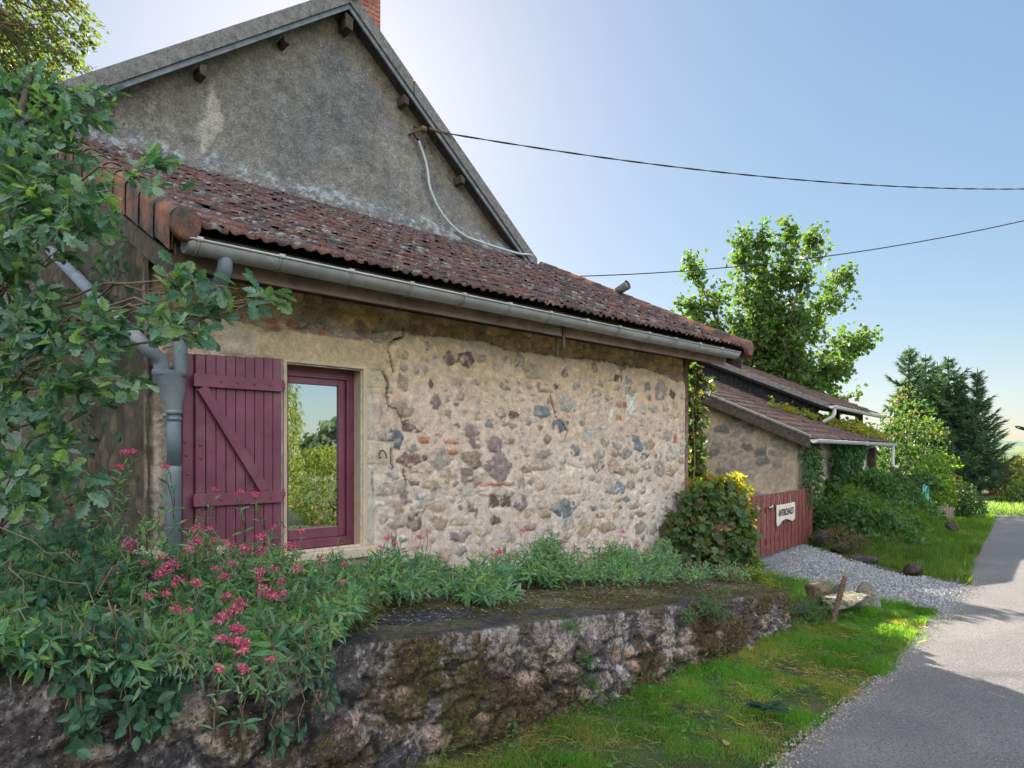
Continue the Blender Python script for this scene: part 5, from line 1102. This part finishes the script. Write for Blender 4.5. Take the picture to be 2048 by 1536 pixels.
# ---------------- litter and moss cushions on the slab
g = G(); n = 900; x = rng.uniform(1.7, 6.8, n); y = rng.uniform(3.12, 4.0, n); P = np.stack([x, y, terr(x, y)+.012], -1)
g.add(*leaves(P, rdir(n)*[1, 1, .1], rdir(n, (0, 0, 2)), rng.uniform(.010, .032, n), T_OVAL, pal(n, [(.20, .14, .09), (.14, .10, .06), (.26, .2, .13), (.10, .12, .06)])))
n = 160; x = rng.uniform(1.7, 6.6, n); y = rng.uniform(3.1, 3.9, n); P = np.stack([x, y, terr(x, y)+.014], -1); g.add(*leaves(P, rdir(n)*[1, 1, .05], rdir(n, (0, 0, 2)), rng.uniform(.06, .16, n), template([(0, 0), (.5, .012), (1, 0)], 0, .1), pal(n, [(.26, .21, .14), (.18, .14, .09)])))
tag(g.build('leaf_litter', M['leaf'], None), 'bits of dry leaf and twig scattered over the mossy slab', 'leaf litter', kind='stuff')
g = G(); n = 26000; x = rng.uniform(1.6, 6.9, n); y = 3.02+rng.random(n)*1.0; k = fbm(x*1.6+2, y*3, 4, 461)+.1*sst(3, 5, x) > .55; x, y = x[k], y[k]; m = len(x)
P = np.stack([x, y, np.where(y > 3.12, terr(x, y), WT(x)+.01)-.004], -1); g.add(*leaves(P, rdir(m, (0, 0, 1.2)), rdir(m), rng.uniform(.008, .02, m), T_TRI, pal(m, [(.07, .065, .02), (.10, .09, .025), (.05, .045, .018), (.09, .06, .03)])))
tag(g.build('moss', M['leaf'], None), 'low cushions of brown green moss growing over the slab', 'moss', kind='stuff')

# ---------------- grass
def blades(P, h, wd, cols, lean=.5):
    n = len(P); a = rng.random(n)*6.28; D = np.stack([np.cos(a), np.sin(a), 0*a], -1); W = np.stack([-np.sin(a), np.cos(a), 0*a], -1)
    h = h[:, None]; l = (rng.random((n, 1))*lean)*h; w_ = wd*rng.uniform(.6, 1.3, (n, 1))
    v0 = P-W*w_; v1 = P+W*w_; v2 = P+D*l*.35+[0, 0, 1]*h*.6+W*w_*.7; v3 = P+D*l*.35+[0, 0, 1]*h*.6-W*w_*.7; v4 = P+D*l+[0, 0, 1]*h*(1-.25*lean)
    V = np.stack([v0, v1, v2, v3, v4], 1).reshape(-1, 3); k = np.arange(n)[:, None]*5
    return V, [np.hstack([k, k+1, k+2, k+3]), np.hstack([k+3, k+2, k+4])], np.repeat(cols, 5, 0)
g = G()
def sow(n, x0, x1, ylo, yhi, hm, wd, cond=None, dry=.5, dlo=.44, tone=1.0):
    x = rng.uniform(x0, x1, n); t = rng.random(n); y = ylo(x)+(yhi(x)-ylo(x))*t; q = fbm(x*2.2, y*2.2, 3, 401); q2 = fbm(x*6, y*6, 3, 402)
    keep = rng.random(n) < .35+1.1*q2
    if cond is not None: keep &= cond(x, y)
    x, y, q, q2 = x[keep], y[keep], q[keep], q2[keep]; m = len(x)
    d = sst(dlo, dlo+.14, q*.6+q2*.4+(rng.random(m)-.5)*.2)*dry; c = tone*pal(m, [(.07, .175, .035), (.105, .22, .04), (.06, .14, .04)]); c = c*(1-d[:, None])+pal(m, [(.24, .21, .13), (.19, .17, .09), (.15, .19, .07)])*d[:, None]
    cl = fbm(x*5.5, y*5.5, 3, 433); c = c*(.62+.8*fbm(x*1.3, y*1.3, 3, 439))[:, None]
    P = np.stack([x, y, gz(x, y)-.01], -1); g.add(*blades(P, hm*rng.uniform(.4, 1.3, m)*(1-.45*d)*(.25+3.2*cl**2.2), wd, c, 1.2))
yrn = lambda x: yroad(x)+.02+.14*fbm(x*4, x*0, 3, 9)-.10
sow(95000, 1.2, 6.0, yrn, lambda x: 0*x+3.0, .055, .0017, None, .8)
sow(48000, 6.0, 9.1, yrn, lambda x: np.interp(x, [6, 7, 8.0, 9.1], [3.05, 3.0, 2.85, 2.7]), .07, .0022, None, .45)
sow(9000, 6.6, 9.6, lambda x: 2.0+0*x, lambda x: np.interp(x, [6.6, 9.6], [3.3, 2.9]), .05, .002, lambda x, y: fbm(x*3, y*3, 3, 77) > .52, .3)
bk = lambda x, y: ((x-11.5)*.781-(y-2.6)*.625) > -.10
sow(60000, 11.2, 21.5, lambda x: yroad(x)-.05, lambda x: np.minimum(6.2+.0*x, yroad(x)+3.2), .15, .004, bk, .25, .44, .62)  # shade of the bank put into its grass by the darker tone
sow(12000, 18, 25, lambda x: yroad(x)-.05, lambda x: yroad(x)+.9, .10, .005, None, .2)
sow(16000, 7.4, 10.6, lambda x: 0*x+2.6, lambda x: 0*x+5.2, .08, .003, lambda x, y: x < np.interp(y, [2.1, 2.7, 3.6, 4.6, 5.4], [9.0, 9.2, 9.75, 10.2, 10.1])+.1, .3)
sow(14000, 25.0, 31, lambda x: 0*x-4, lambda x: 0*x+9, .12, .006, None, .15)
sow(9000, 20, 25, lambda x: yroad(x)-.05, lambda x: yroad(x)+1.6, .09, .005, None, .15)
sow(5000, 8.6, 12.2, lambda x: 0*x+2.2, lambda x: 0*x+6, .07, .003, lambda x, y: (fbm(x*2, y*2, 3, 66) > .60), .1)
# straw and longer stray blades
n = 3000; x = rng.uniform(1.4, 8.4, n); y = yroad(x)-.06+rng.random(n)*(3.0-yroad(x)); k = rng.random(n) < sst(.42, .6, fbm(x*2.2, y*2.2, 3, 401))+.12; x, y = x[k], y[k]; m = len(x); P = np.stack([x, y, gz(x, y)+rng.uniform(0, .03, m)], -1)
a_ = rng.random(m)*6.28; Dn = np.stack([np.cos(a_), np.sin(a_), rng.uniform(-.05, .35, m)], -1); V_, F_, C_ = leaves(P, Dn, rdir(m, (0, 0, 2)), rng.uniform(.05, .13, m), template([(0, 0), (.5, .014), (1, 0)], 0, .2), pal(m, [(.24, .21, .14), (.19, .16, .10), (.28, .25, .17)])); g.add(V_, F_, C_)
tag(g.build('grass', M['grass'], None), 'short green grass with dry patches on the road verge and bank', 'grass', kind='stuff')
# low clover and weeds in the verge
root = thing('weed_patch', 'scattered low clover and broad weeds in the verge below the wall', 'weeds', (4.0, 2.6, -.1)); f = Fo(); n = 3200; x = rng.uniform(1.8, 8.2, n); y = yroad(x)+.1+rng.random(n)*(2.95-yroad(x)); k = fbm(x*3, y*3, 3, 451) > .54; x, y = x[k], y[k]; m = len(x)
f.lv(np.stack([x, y, gz(x, y)+rng.uniform(.01, .05, m)], -1), rdir(m)*[1, 1, .3], rdir(m, (0, 0, 2.5)), rng.uniform(.018, .045, m), T_OVAL, pal(m, [(.05, .15, .04), (.07, .19, .05), (.10, .20, .06)])); f.build(root, M['leaf'])
# weeds at the foot of the low wall and round the stake
root = thing('weed_patch', 'dark leafy weeds in the hollow between wall end, stake and slab', 'weeds', (7.5, 3.0, -.2)); f = Fo()
for i in range(90):
    x = rng.uniform(7.0, 8.3); y = rng.uniform(2.85, 3.2); b = np.array([x, y, float(gz(x, y))]); stem(f, b, b+[rng.normal(0, .07), rng.normal(-.03, .05), rng.uniform(.06, .24)], 8, .06, .15, T_LANCE if i % 2 else T_OVAL, [(.05, .13, .04), (.07, .16, .05), (.04, .09, .03)], .002)
f.build(root, M['leaf'])
root = thing('weed_patch', 'thin fringe of weeds along the foot of the mossy low wall', 'weeds', (4.5, 2.95, -.15)); f = Fo()
for i in range(120):
    x = rng.uniform(2.0, 6.9); y = 2.90+rng.random()*.06+.015*(x-3); b = np.array([x, y, float(gz(x, y))]); stem(f, b, b+[rng.normal(0, .05), rng.normal(-.04, .03), rng.uniform(.04, .13)], 6, .05, .15, T_LANCE if i % 2 else T_OVAL, [(.06, .14, .04), (.08, .16, .05), (.12, .14, .06)], .002)
f.build(root, M['leaf'])
# grit along the ragged road edge
n = 5200; x = rng.uniform(2.0, 12.5, n); y = yroad(x)-np.abs(rng.normal(0, .16, n))+.06; sz = rng.uniform(.004, .013, n); L_ = tet[None]*(sz[:, None, None]*rng.uniform(.6, 1.3, (n, 4, 3))); V_ = L_+np.stack([x, y, gz(x, y)+.022+0*x], -1)[:, None]
tag(mk('road_grit', V_.reshape(-1, 3), (np.arange(n)[:, None, None]*4+np.array([(0, 1, 3), (1, 2, 3), (2, 0, 3), (0, 2, 1)])[None]).reshape(-1, 3), M['chip'], col=np.repeat(lerp((.12, .11, .10), (.36, .33, .29), rng.random(n)), 4, 0)), 'loose grit along the ragged edge of the road', 'grit', kind='stuff')
# fallen leaves
for k, (px, py, lab, cc) in enumerate([(1452, 1490, 'pale dry leaf lying in the grass near the bottom edge', (.40, .29, .20)), (1415, 1430, 'tan dry leaf on the straw coloured patch of the verge', (.36, .24, .15)), (1580, 1420, 'small white petal lying beside the dark plantain leaves', (.6, .6, .62)), (655, 1278, 'reddish dry leaf lying on the edge of the slab', (.33, .14, .08))]):
    p = wp(px, py, 1); dv_ = p-np.array([0, 0, EYE]); zt = -.0 if k < 3 else None
    t = (EYE+.02)/-dv_[2] if k < 3 else None
    if k < 3:
        q = np.array([0, 0, EYE])+dv_*t
        for _ in range(6): t = (EYE-float(gz(q[0], q[1]))-.035)/-dv_[2]; q = np.array([0, 0, EYE])+dv_*t
    else: q = wpy(px, py, 3.02); q[2] = terr(q[0], q[1])+.02
    V, F, C = leaves(np.array([[0, 0, 0.]]), np.array([[.8, .5, .1]]), np.array([[.1, -.3, 1.]]), .075 if k != 2 else .035, T_OVAL, np.array([cc])); o = mk('fallen_leaf', V, F, M['leaf'], None, C); o.location = q; tag(o, lab, 'leaf', 'fallen leaves')
# plantain rosette in the grass
p = wp(1545, 1425, 1)-np.array([0, 0, EYE]); q = np.array([0, 0, EYE])+p*((EYE+.08)/-p[2])
root = thing('plantain', 'flat dark green plantain leaves in the verge grass', 'weed', tuple(q)); f = Fo(); m = 16; a = np.arange(m)*2.4
f.lv(np.tile(q+[0, 0, .03], (m, 1))+rng.normal(0, .04, (m, 3))*[1, 1, .1], np.stack([np.cos(a), np.sin(a), .12+0*a], -1), np.tile([0, 0, 1.], (m, 1)), rng.uniform(.08, .13, m), T_OVAL, pal(m, [(.02, .06, .03), (.03, .08, .035)])); f.build(root, M['leaf'], 'foliage')

# ---------------- ivy and shrubs round the outbuilding
DIV = [(.018, .06, .028), (.028, .08, .03), (.04, .10, .03)]
def sheet(f, a0_, a1_, z0, z1, n, L, cols, seed, t=.18, thick=.16):
    a = rng.uniform(a0_, a1_, n); z = rng.uniform(z0, z1, n); edge = np.minimum(a-a0_, a1_-a)/(a1_-a0_)*2; keep = edge+.7*(fbm(a*2.5, z*2.5, 3, seed)-.5) > .10; a, z = a[keep], z[keep]; m = len(a)
    P = O0+a[:, None]*OD+(t-rng.random(m)*thick)[:, None]*ON+np.stack([0*z, 0*z, z], -1); f.lv(P, rdir(m, (0, 0, -.9)), rdir(m, tuple(-ON*1.6+[0, 0, .5])), L*rng.uniform(.6, 1.2, m), T_OVAL, pal(m, cols))
r_ = thing('ivy', 'broad dark ivy column covering the middle of the outbuilding front', 'ivy', tuple(op(3.6, .1, .3))); f = Fo(); sheet(f, 2.1, 4.9, .1, 1.86, 3200, .11, DIV, 511, .2, .26); f.build(r_, M['leaf'])
r_ = thing('ivy', 'narrow green ivy strip at the outbuilding corner behind the gate post', 'ivy', tuple(op(.7, .1, .3))); f = Fo(); sheet(f, .15, 1.35, .5, 1.86, 620, .11, [(.03, .09, .03), (.05, .12, .035)], 515, .2, .16); f.build(r_, M['leaf'])
CREEP = [(3.35, 1.85, .14, 26), (3.75, 1.55, .2, 60), (4.35, 1.25, .22, 80), (4.85, .95, .25, 100), (5.3, .75, .3, 130), (5.9, .5, .35, 190), (6.4, .42, .4, 220), (7.0, .5, .45, 240), (7.6, .55, .4, 200)]
r_ = thing('creeper', 'sunlit yellow green creeper spreading across the lower outbuilding roof', 'creeper', tuple(op(5.5, 1, 2.3))); f = Fo()
for a, t, ra, n in CREEP:
    P = np.stack([rng.normal(0, ra*.6, n), rng.normal(0, ra*.45, n), np.abs(rng.normal(0, .10, n))], -1); Q = O0+(a+P[:, :1])*OD+(t+P[:, 1:2])*ON; Q[:, 2] = OZ(t+P[:, 1])+.05+P[:, 2]; f.lv(Q, rdir(n), rdir(n, (0, 0, 1)), rng.uniform(.07, .13, n), T_MAPLE, pal(n, [(.12, .18, .03), (.16, .19, .03), (.09, .15, .03), (.2, .16, .04)]))
f.build(r_, M['vine'])
def gdep(px, py):
    d = 3.0
    while d < 60:
        q = wp(px, py, d)
        if q[2] < gz(q[0], q[1]): return d
        d += .05
    return d
def shrub(name, lab, cat, blobs, L, tm, cols, mat='leaf', group=None, stems=True, base=None, bias=(0, -.2, .6)):
    c0 = wp(blobs[0][0], blobs[0][1], blobs[0][4]); b = np.array([c0[0], c0[1], float(gz(c0[0], c0[1]))]) if base is None else np.array(base, float)
    root = thing(name, lab, cat, tuple(b), group); f = Fo()
    for bl in blobs:
        blob(f, *bl[:6], L, tm, cols, bias)
        if stems: f.twig(arcpts(b, wp(bl[0], bl[1], bl[4]), 7, .06, .04), .03*min(1, L*7), .008)
    f.build(root, M[mat], 'foliage', 'stem'); return root
root = thing('shrub', 'dark leafy undergrowth covering the bank below the outbuilding ivy', 'shrub', (15.5, 5.2, .3)); f = Fo(); n = 24000
x = rng.uniform(13.9, 20.2, n); y = rng.uniform(3.2, 6.4, n); hh = (.09+.62*sst(.42, .72, fbm(x*1.1, y*1.1, 3, 88)))*sst(.5, 1.6, y-yroad(x))*(1-.45*sst(1.8, 2.8, y-yroad(x)))*sst(-.1, .7, (x-11.5)*.781-(y-2.6)*.625-.9*sst(16.5, 18.5, x)); k = (hh > .08) & (rng.random(n) < .35+hh); x, y, hh = x[k], y[k], hh[k]; n = len(x)
P = np.stack([x, y, gz(x, y)+hh*rng.random(n)**.6], -1); f.lv(P, rdir(n)+[0, 0, .1], rdir(n, (-.1, -.4, .9)), rng.uniform(.06, .13, n), T_OVAL, pal(n, [(.025, .07, .03), (.04, .10, .035), (.06, .13, .035), (.085, .15, .04)])); 
m = 700; k = rng.integers(0, n, m); Q = P[k]; f.lv(Q, rdir(m, (0, 0, 1.6)), rdir(m), rng.uniform(.10, .2, m), template([(0, 0), (.4, .04), (1, 0)], .2, .6), pal(m, [(.06, .12, .035), (.10, .14, .05), (.04, .09, .03)]))
f.build(root, M['leaf'])
shrub('shrub', 'reddish twiggy flowering shrub low on the bank beside the gate post', 'shrub', [(1690, 1075, 28, 24, gdep(1690, 1105)-.15, 200), (1715, 1088, 30, 20, gdep(1715, 1110)-.15, 200), (1670, 1065, 20, 18, gdep(1670, 1095)-.15, 110)], .09, T_LANCE, [(.13, .06, .05), (.06, .09, .04), (.17, .08, .07), (.05, .08, .04)])
shrub('ornamental_tree', 'tall green shrub with yellowing top at the far end of the outbuilding', 'shrub', [(1790, 960, 55, 60, 22.5, 420), (1830, 940, 60, 60, 23, 420), (1770, 900, 45, 40, 22.5, 260), (1810, 870, 45, 40, 23, 260), (1850, 880, 45, 40, 23.5, 220), (1790, 840, 35, 30, 23, 130), (1835, 830, 35, 35, 23.5, 120), (1760, 990, 40, 40, 21.8, 260), (1860, 960, 45, 45, 23.5, 260), (1800, 975, 55, 24, 18.7, 420), (1775, 968, 35, 28, 18.5, 260), (1835, 965, 40, 26, 19.0, 260)], .17, T_OVAL, [(.03, .07, .028), (.045, .09, .03), (.07, .115, .03), (.025, .055, .025)], 'leaf')
shrub('ornamental_tree', 'slender tree with ochre yellow leaves standing before the dark firs', 'tree', [(1812, 785, 16, 16, 26, 40), (1800, 800, 20, 14, 26, 40), (1850, 852, 38, 18, 26, 150), (1872, 868, 22, 12, 26, 60), (1795, 855, 26, 20, 26, 70), (1830, 830, 20, 14, 26, 40), (1780, 830, 18, 16, 26, 40)], .13, T_OVAL, [(.17, .13, .02), (.13, .13, .03), (.08, .12, .03), (.06, .10, .03)], 'leaf')
shrub('shrub', 'bright lime green rounded bush lit by sun above the stone garden wall', 'shrub', [(1865, 945, 36, 38, 19.6, 460), (1880, 985, 32, 36, 19.4, 420), (1862, 1005, 24, 20, 19.2, 180), (1890, 925, 28, 20, 19.8, 180)], .12, T_OVAL, [(.08, .17, .025), (.06, .13, .03), (.12, .19, .03)], 'backleaf')
shrub('hedge', 'clipped dark green hedge beside the road under the firs', 'hedge', [(1925, 1000, 32, 40, 19.6, 800), (1945, 1015, 26, 28, 19.3, 460), (1908, 1010, 24, 34, 19.8, 400)], .09, T_OVAL, [(.035, .08, .035), (.05, .10, .04)], 'leaf')
shrub('shrub', 'dry straw coloured shrub between lime bush and clipped hedge', 'shrub', [(1905, 985, 16, 24, 19.5, 160), (1912, 962, 16, 14, 19.6, 110)], .11, T_LANCE, [(.2, .18, .06), (.14, .14, .04), (.1, .13, .04)], 'leaf')
shrub('hedge', 'sunlit tall hedge across the road bend at the right edge', 'hedge', [(2030, 950, 42, 40, 31, 1500), (2000, 975, 20, 30, 31, 500), (2070, 950, 45, 48, 31, 1000)], .17, T_OVAL, [(.13, .15, .05), (.16, .17, .06), (.10, .13, .05)], 'leaf')
shrub('hedge', 'lower green bush at the foot of the tall hedge by the far bend', 'hedge', [(2040, 990, 28, 26, 27, 700), (2065, 980, 36, 32, 27, 600), (2000, 1003, 20, 13, 28, 300)], .14, T_OVAL, [(.07, .15, .03), (.1, .18, .03), (.15, .16, .06)], 'leaf')
# tree line at the field edge, far away
f = Fo(); n = 5200; an = np.radians(rng.uniform(72, 96, n)); dd = rng.uniform(150, 175, n); hh = 3.4*fbm(np.degrees(an)*1.3, an*0, 3, 71); z = -2.6+rng.random(n)*(1.5+hh); f.lv(np.stack([dd*np.sin(an), dd*np.cos(an), z], -1), rdir(n), rdir(n, (0, 0, .6)), rng.uniform(.7, 1.5, n), T_OVAL, pal(n, [(.07, .11, .06), (.05, .085, .05), (.11, .13, .06)])); tag(f.build(None, M['leaf'], 'field_hedgerow'), 'far hedgerow line crossing the fields on the horizon', 'hedgerow', kind='stuff')

# ---------------- dry-stone garden wall, post with hose, wooden palings
GW0 = wp(1772, 1000, 18.2)*[1, 1, 0]+[0, 0, -.3]; GW1 = wp(1856, 1000, 18.7)*[1, 1, 0]+[0, 0, -.3]
GWL = thing('garden_wall', 'short dry stone garden wall in the nook before the lime bush', 'wall', tuple((GW0+GW1)/2)); dgw = GW1-GW0
rubble('wall_face', GW0, dgw, np.array([0, 0, .85]), 120, 40, None, 4, ((.12, .10, .085), (.24, .2, .16)), (.05, .045, .04), 601, GWL, M['wall'], normal=(-.2, -.98, 0), depth=.08)
g = G(); nw = np.array([.17, .98, 0]); g.prism([GW0+nw*.05, GW1+nw*.05, GW1+nw*.05+[0, 0, .85], GW0+nw*.05+[0, 0, .85]], nw*.4, (.2, .18, .16)); g.build('wall_core', M['wall'], GWL)
g = G(); b = wp(1856, 1055, 17.7); b[2] = -.3; a2 = wp(1845, 985, 17.6); g.tube(np.linspace(b, a2, 9), .04, 8, np.array([(.6, .6, .58) if k in (0, 1, 4, 7, 8) else (.4, .07, .05) for k in range(9)])); POSTT = tag(g.build('marker_post', M['postpaint'], None, True), 'leaning red and white marker post before the garden wall', 'post')
g = G(); t = np.linspace(0, 5*2*PI, 120); c = a2+np.array([.05, -.06, -.03]); g.tube(np.stack([c[0]+.13*np.cos(t)*(1+.1*np.sin(t*.37)), c[1]+.03*np.sin(t*.2), c[2]+.19*np.sin(t)*(1+.08*np.sin(t*.21))-.03*np.sin(t*.6)], -1), .012, 6); g.tube(arcpts(c+[.13, 0, 0], c+[.3, -.1, -.6], 12, .1, .03), .012, 6); tag(g.build('garden_hose', M['hose'], None, True, False), 'turquoise garden hose coiled over the marker post', 'hose')
PL = thing('paling_fence', 'weathered low wooden paling fence under the lime bush', 'fence', tuple(wp(1880, 1000, 18.1)*[1, 1, 0]+[0, 0, -.3])); g = G(); pa = wp(1862, 1000, 17.95)*[1, 1, 0]; pb = wp(1908, 1000, 18.5)*[1, 1, 0]; dp_ = (pb-pa)/17
for k in range(17):
    p = pa+dp_*k+[0, 0, -.32]; g.prism([p, p+dp_*.7, p+dp_*.7+[0, 0, .52+rng.normal(0, .05)], p+[0, 0, .50+rng.normal(0, .05)]], (.0, .02, 0), np.array((.22, .17, .14))*rng.uniform(.7, 1.3))
g.build('palings', M['postpaint'], PL); g = G(); g.bar(pa+[0, .05, -.02], pb+[0, .05, -.02], .04, .07, (.15, .12, .1)); g.build('rail', M['postpaint'], PL)

# ---------------- maple behind the barn
MP = np.array([23.6, 10.9, -.2]); MAP = thing('maple_tree', 'fan shaped green maple rising behind the outbuilding roofs', 'tree', tuple(MP)); f = Fo(); tg = G()
MC = [(.035, .085, .03), (.05, .11, .03), (.075, .14, .035), (.10, .14, .03)]
tg.tube([MP, MP+[0, 0, 1.5], MP+[.05, 0, 2.9]], [.2, .17, .15], 10); tg.build('trunk', M['bark'], MAP, True, False)
for (tx, ty, bx, n, wd) in [(1380, 520, 1450, 420, 46), (1372, 600, 1430, 300, 42), (1482, 460, 1505, 430, 44), (1525, 450, 1530, 430, 42), (1578, 448, 1555, 460, 42), (1632, 462, 1580, 420, 40), (1695, 540, 1610, 460, 48), (1735, 668, 1640, 460, 48), (1690, 730, 1600, 330, 40), (1400, 660, 1470, 300, 44), (1540, 600, 1540, 420, 70), (1600, 640, 1570, 420, 60), (1480, 660, 1520, 400, 60), (1550, 730, 1545, 300, 70), (1640, 770, 1580, 160, 36), (1720, 790, 1640, 40, 20)]:
    d = rng.uniform(23, 25); tip = wp(tx, ty, d); mid = wp(bx, (ty+790)/2+20, 24+rng.normal(0, .4)); P = smooth_path([MP+[.05, 0, 2.6], mid, tip], 7); f.twig(P, .07, .010, 6)
    t = rng.uniform(.22, 1.0, n//4)**.85; Q, D = along(P, t)
    for q, tq in zip(Q, t):
        rad = wd/FPX*24*1.15*(1.12-tq)**.7+.05; m = 9; c = q+rng.normal(0, rad*.55, 3); f.twig(arcpts(q, c, 4, .05, .04), .012, .004, 4); f.lv(c+rng.normal(0, .12, (m, 3)), rdir(m)+[0, 0, -.45], rdir(m, (0, 0, .6)), rng.uniform(.12, .21, m), T_MAPLE, pal(m, MC))
f.build(MAP, M['leaf'], 'crown', 'branch')

CT = thing('added_shade_hedge', 'tall dense hedge added behind the gate to shade the road, hidden by the house corner', 'hedge', (12.2, 9.1, -.25)); f = Fo(); n = 5200  # unseen hedge, added to cast the shade stripe across the road
x = rng.uniform(10.9, 13.6, n); top = 3.42+.34*(x-11.0)+.10*(fbm(x*4, x*0, 3, 6)-.5); P = np.stack([x, 9.0+rng.uniform(-.42, .42, n), -.25+(top+.25)*rng.random(n)**.7], -1); f.lv(P, rdir(n)+[0, 0, -.3], rdir(n, (0, -.4, .6)), rng.uniform(.09, .15, n), T_OVAL, pal(n, GREEN)); f.build(CT, M['leaf'])
g = G(); g.prism([(11.1, 8.8, -.3), (13.5, 8.8, -.3), (13.5, 8.8, 4.1), (11.1, 8.8, 3.3)], (0, .4, 0)); g.build('sun_blocking_core', M['bark'], CT)  # solid core added so no sun passes through the leaves

# ---------------- firs
def fir(x, y, top, rad, lab, seed, cols, z0=-.3):
    r = np.random.default_rng(seed); b = np.array([x, y, z0]); root = thing('fir_tree', lab, 'tree', tuple(b), 'dark firs by the road'); H_ = top-z0; g = G(); g.tube([b, b+[0, 0, H_*.6], b+[0, 0, H_]], [.16, .09, .015], 8); g.build('trunk', M['bark'], root, True, False)
    f = Fo(); z = .5
    while z < H_-.1:
        q = z/H_; R0 = rad*.95*(1-q)**.9*(1.05 if q > .12 else .75)*r.uniform(.6, 1.3)+.06; nb = int(7+4*(1-q)); ph = r.random()*6
        for k in range(nb):
            a = ph+k*2*PI/nb+r.normal(0, .2); Lb = R0*r.uniform(.5, 1.3); st = b+[0, 0, z+r.normal(0, .05)]; t = np.linspace(0, 1, 6)[:, None]
            P = st+np.array([math.cos(a), math.sin(a), 0])*Lb*t+np.array([0, 0, 1])*Lb*(-.12*np.sin(t*PI)*1.2+.24*t**2+ .10*(q > .75)*t)
            f.twig(P, .018*(1-q)+.006, .004, 4); m = int(16+60*Lb); tt = r.uniform(.12, 1.02, m); Q, D = along(P, tt); D = D/np.linalg.norm(D, axis=1)[:, None]; sd = np.cross(D, [0, 0, 1.])*np.where(r.random(m) < .5, 1, -1)[:, None]
            dd = D*.75+sd*r.uniform(.2, 1.1, (m, 1))+np.array([0, 0, 1])*r.normal(-.05, .22, (m, 1)); f.lv(Q, dd, np.tile([0, 0, 1.], (m, 1))+r.normal(0, .3, (m, 3)), r.uniform(.2, .44, m)*(.6+.4*min(1, Lb)), T_NEEDLE, pal(m, cols))
        z += r.uniform(.20, .33)
    f.build(root, M['needle'], 'crown', 'branch')
FC = [(.06, .13, .105), (.09, .165, .115), (.13, .20, .10)]
for px, py, d, rad, lab, s in [(1818, 690, 32, 1.7, 'narrow fir at the left end of the dark fir group', 1), (1851, 708, 33, 1.7, 'second fir from the left with a short pale tip', 2), (1897, 712, 31.5, 2.5, 'broad tallest trunked fir in the middle of the group', 3), (1875, 725, 33, 1.8, 'slim fir squeezed between the middle firs', 4), (1955, 735, 30.5, 1.35, 'rightmost fir with long branches reaching over the road', 5), (1920, 760, 32, 1.8, 'shorter fir between the broad middle fir and the rightmost fir', 6)]:
    p = wp(px, py, d); fir(p[0], p[1], p[2], rad, lab, s, FC)

# ---------------- across the road (seen in the window)
def bigbush(name, lab, cat, c, r, n, L, tm, cols, h=None, mat='leaf'):
    c = np.array(c, float); root = thing(name, lab, cat, (c[0], c[1], float(gz(c[0], c[1])))); f = Fo(); b = np.array([c[0], c[1], float(gz(c[0], c[1]))]); g = G(); g.tube([b, b+[0, 0, c[2]*.6]], [.09, .05], 8); g.build('trunk', M['bark'], root, True, False)
    P, dd = ball(n, c, r, .55); P = P+(fbm(dd[:, 0]*3+5, dd[:, 2]*3+dd[:, 1], 3, 9)-.5)[:, None]*dd*np.array(r)*.7; P[:, 2] = np.maximum(P[:, 2], b[2]+.1); f.lv(P, rdir(n, (0, 0, -.9)), rdir(n, (0, .5, .5))+dd*.6, L*rng.uniform(.6, 1.3, n), tm, pal(n, cols))
    for k in range(14): f.twig(arcpts(b+[0, 0, .3], P[k], 6, .05, .04), .03, .006)
    f.build(root, M[mat], 'crown', 'branch')
WL = [(.12, .17, .04), (.17, .20, .05), (.09, .13, .035), (.2, .19, .06)]
bigbush('willow_tree', 'tall narrow-leaved willow across the road, mirrored in the left of the window', 'tree', (6.95, -6.0, 2.1), (1.25, 1.2, 2.3), 6500, .16, T_LANCE, WL)
bigbush('willow_tree', 'lower willow bush across the road, mirrored in the right of the window', 'bush', (9.3, -6.2, .85), (1.4, 1.2, 1.1), 4200, .15, T_LANCE, WL)
bigbush('roadside_bush', 'dark green bush across the road beyond the willows', 'bush', (11.8, -6.8, 1.0), (1.3, 1.2, 1.3), 2200, .12, T_OVAL, [(.05, .09, .03), (.07, .12, .04)])
bigbush('distant_tree', 'hazy distant tree on the far slope mirrored above the willow', 'tree', (33, -45, 1.6), (5, 4, 3.6), 2500, .8, T_OVAL, [(.09, .12, .08), (.07, .10, .07)])
bigbush('distant_tree', 'second distant tree lower on the far slope beside the first', 'tree', (40, -48, .6), (5, 4, 2.6), 1800, .8, T_OVAL, [(.10, .13, .09), (.08, .11, .08)])
seat()
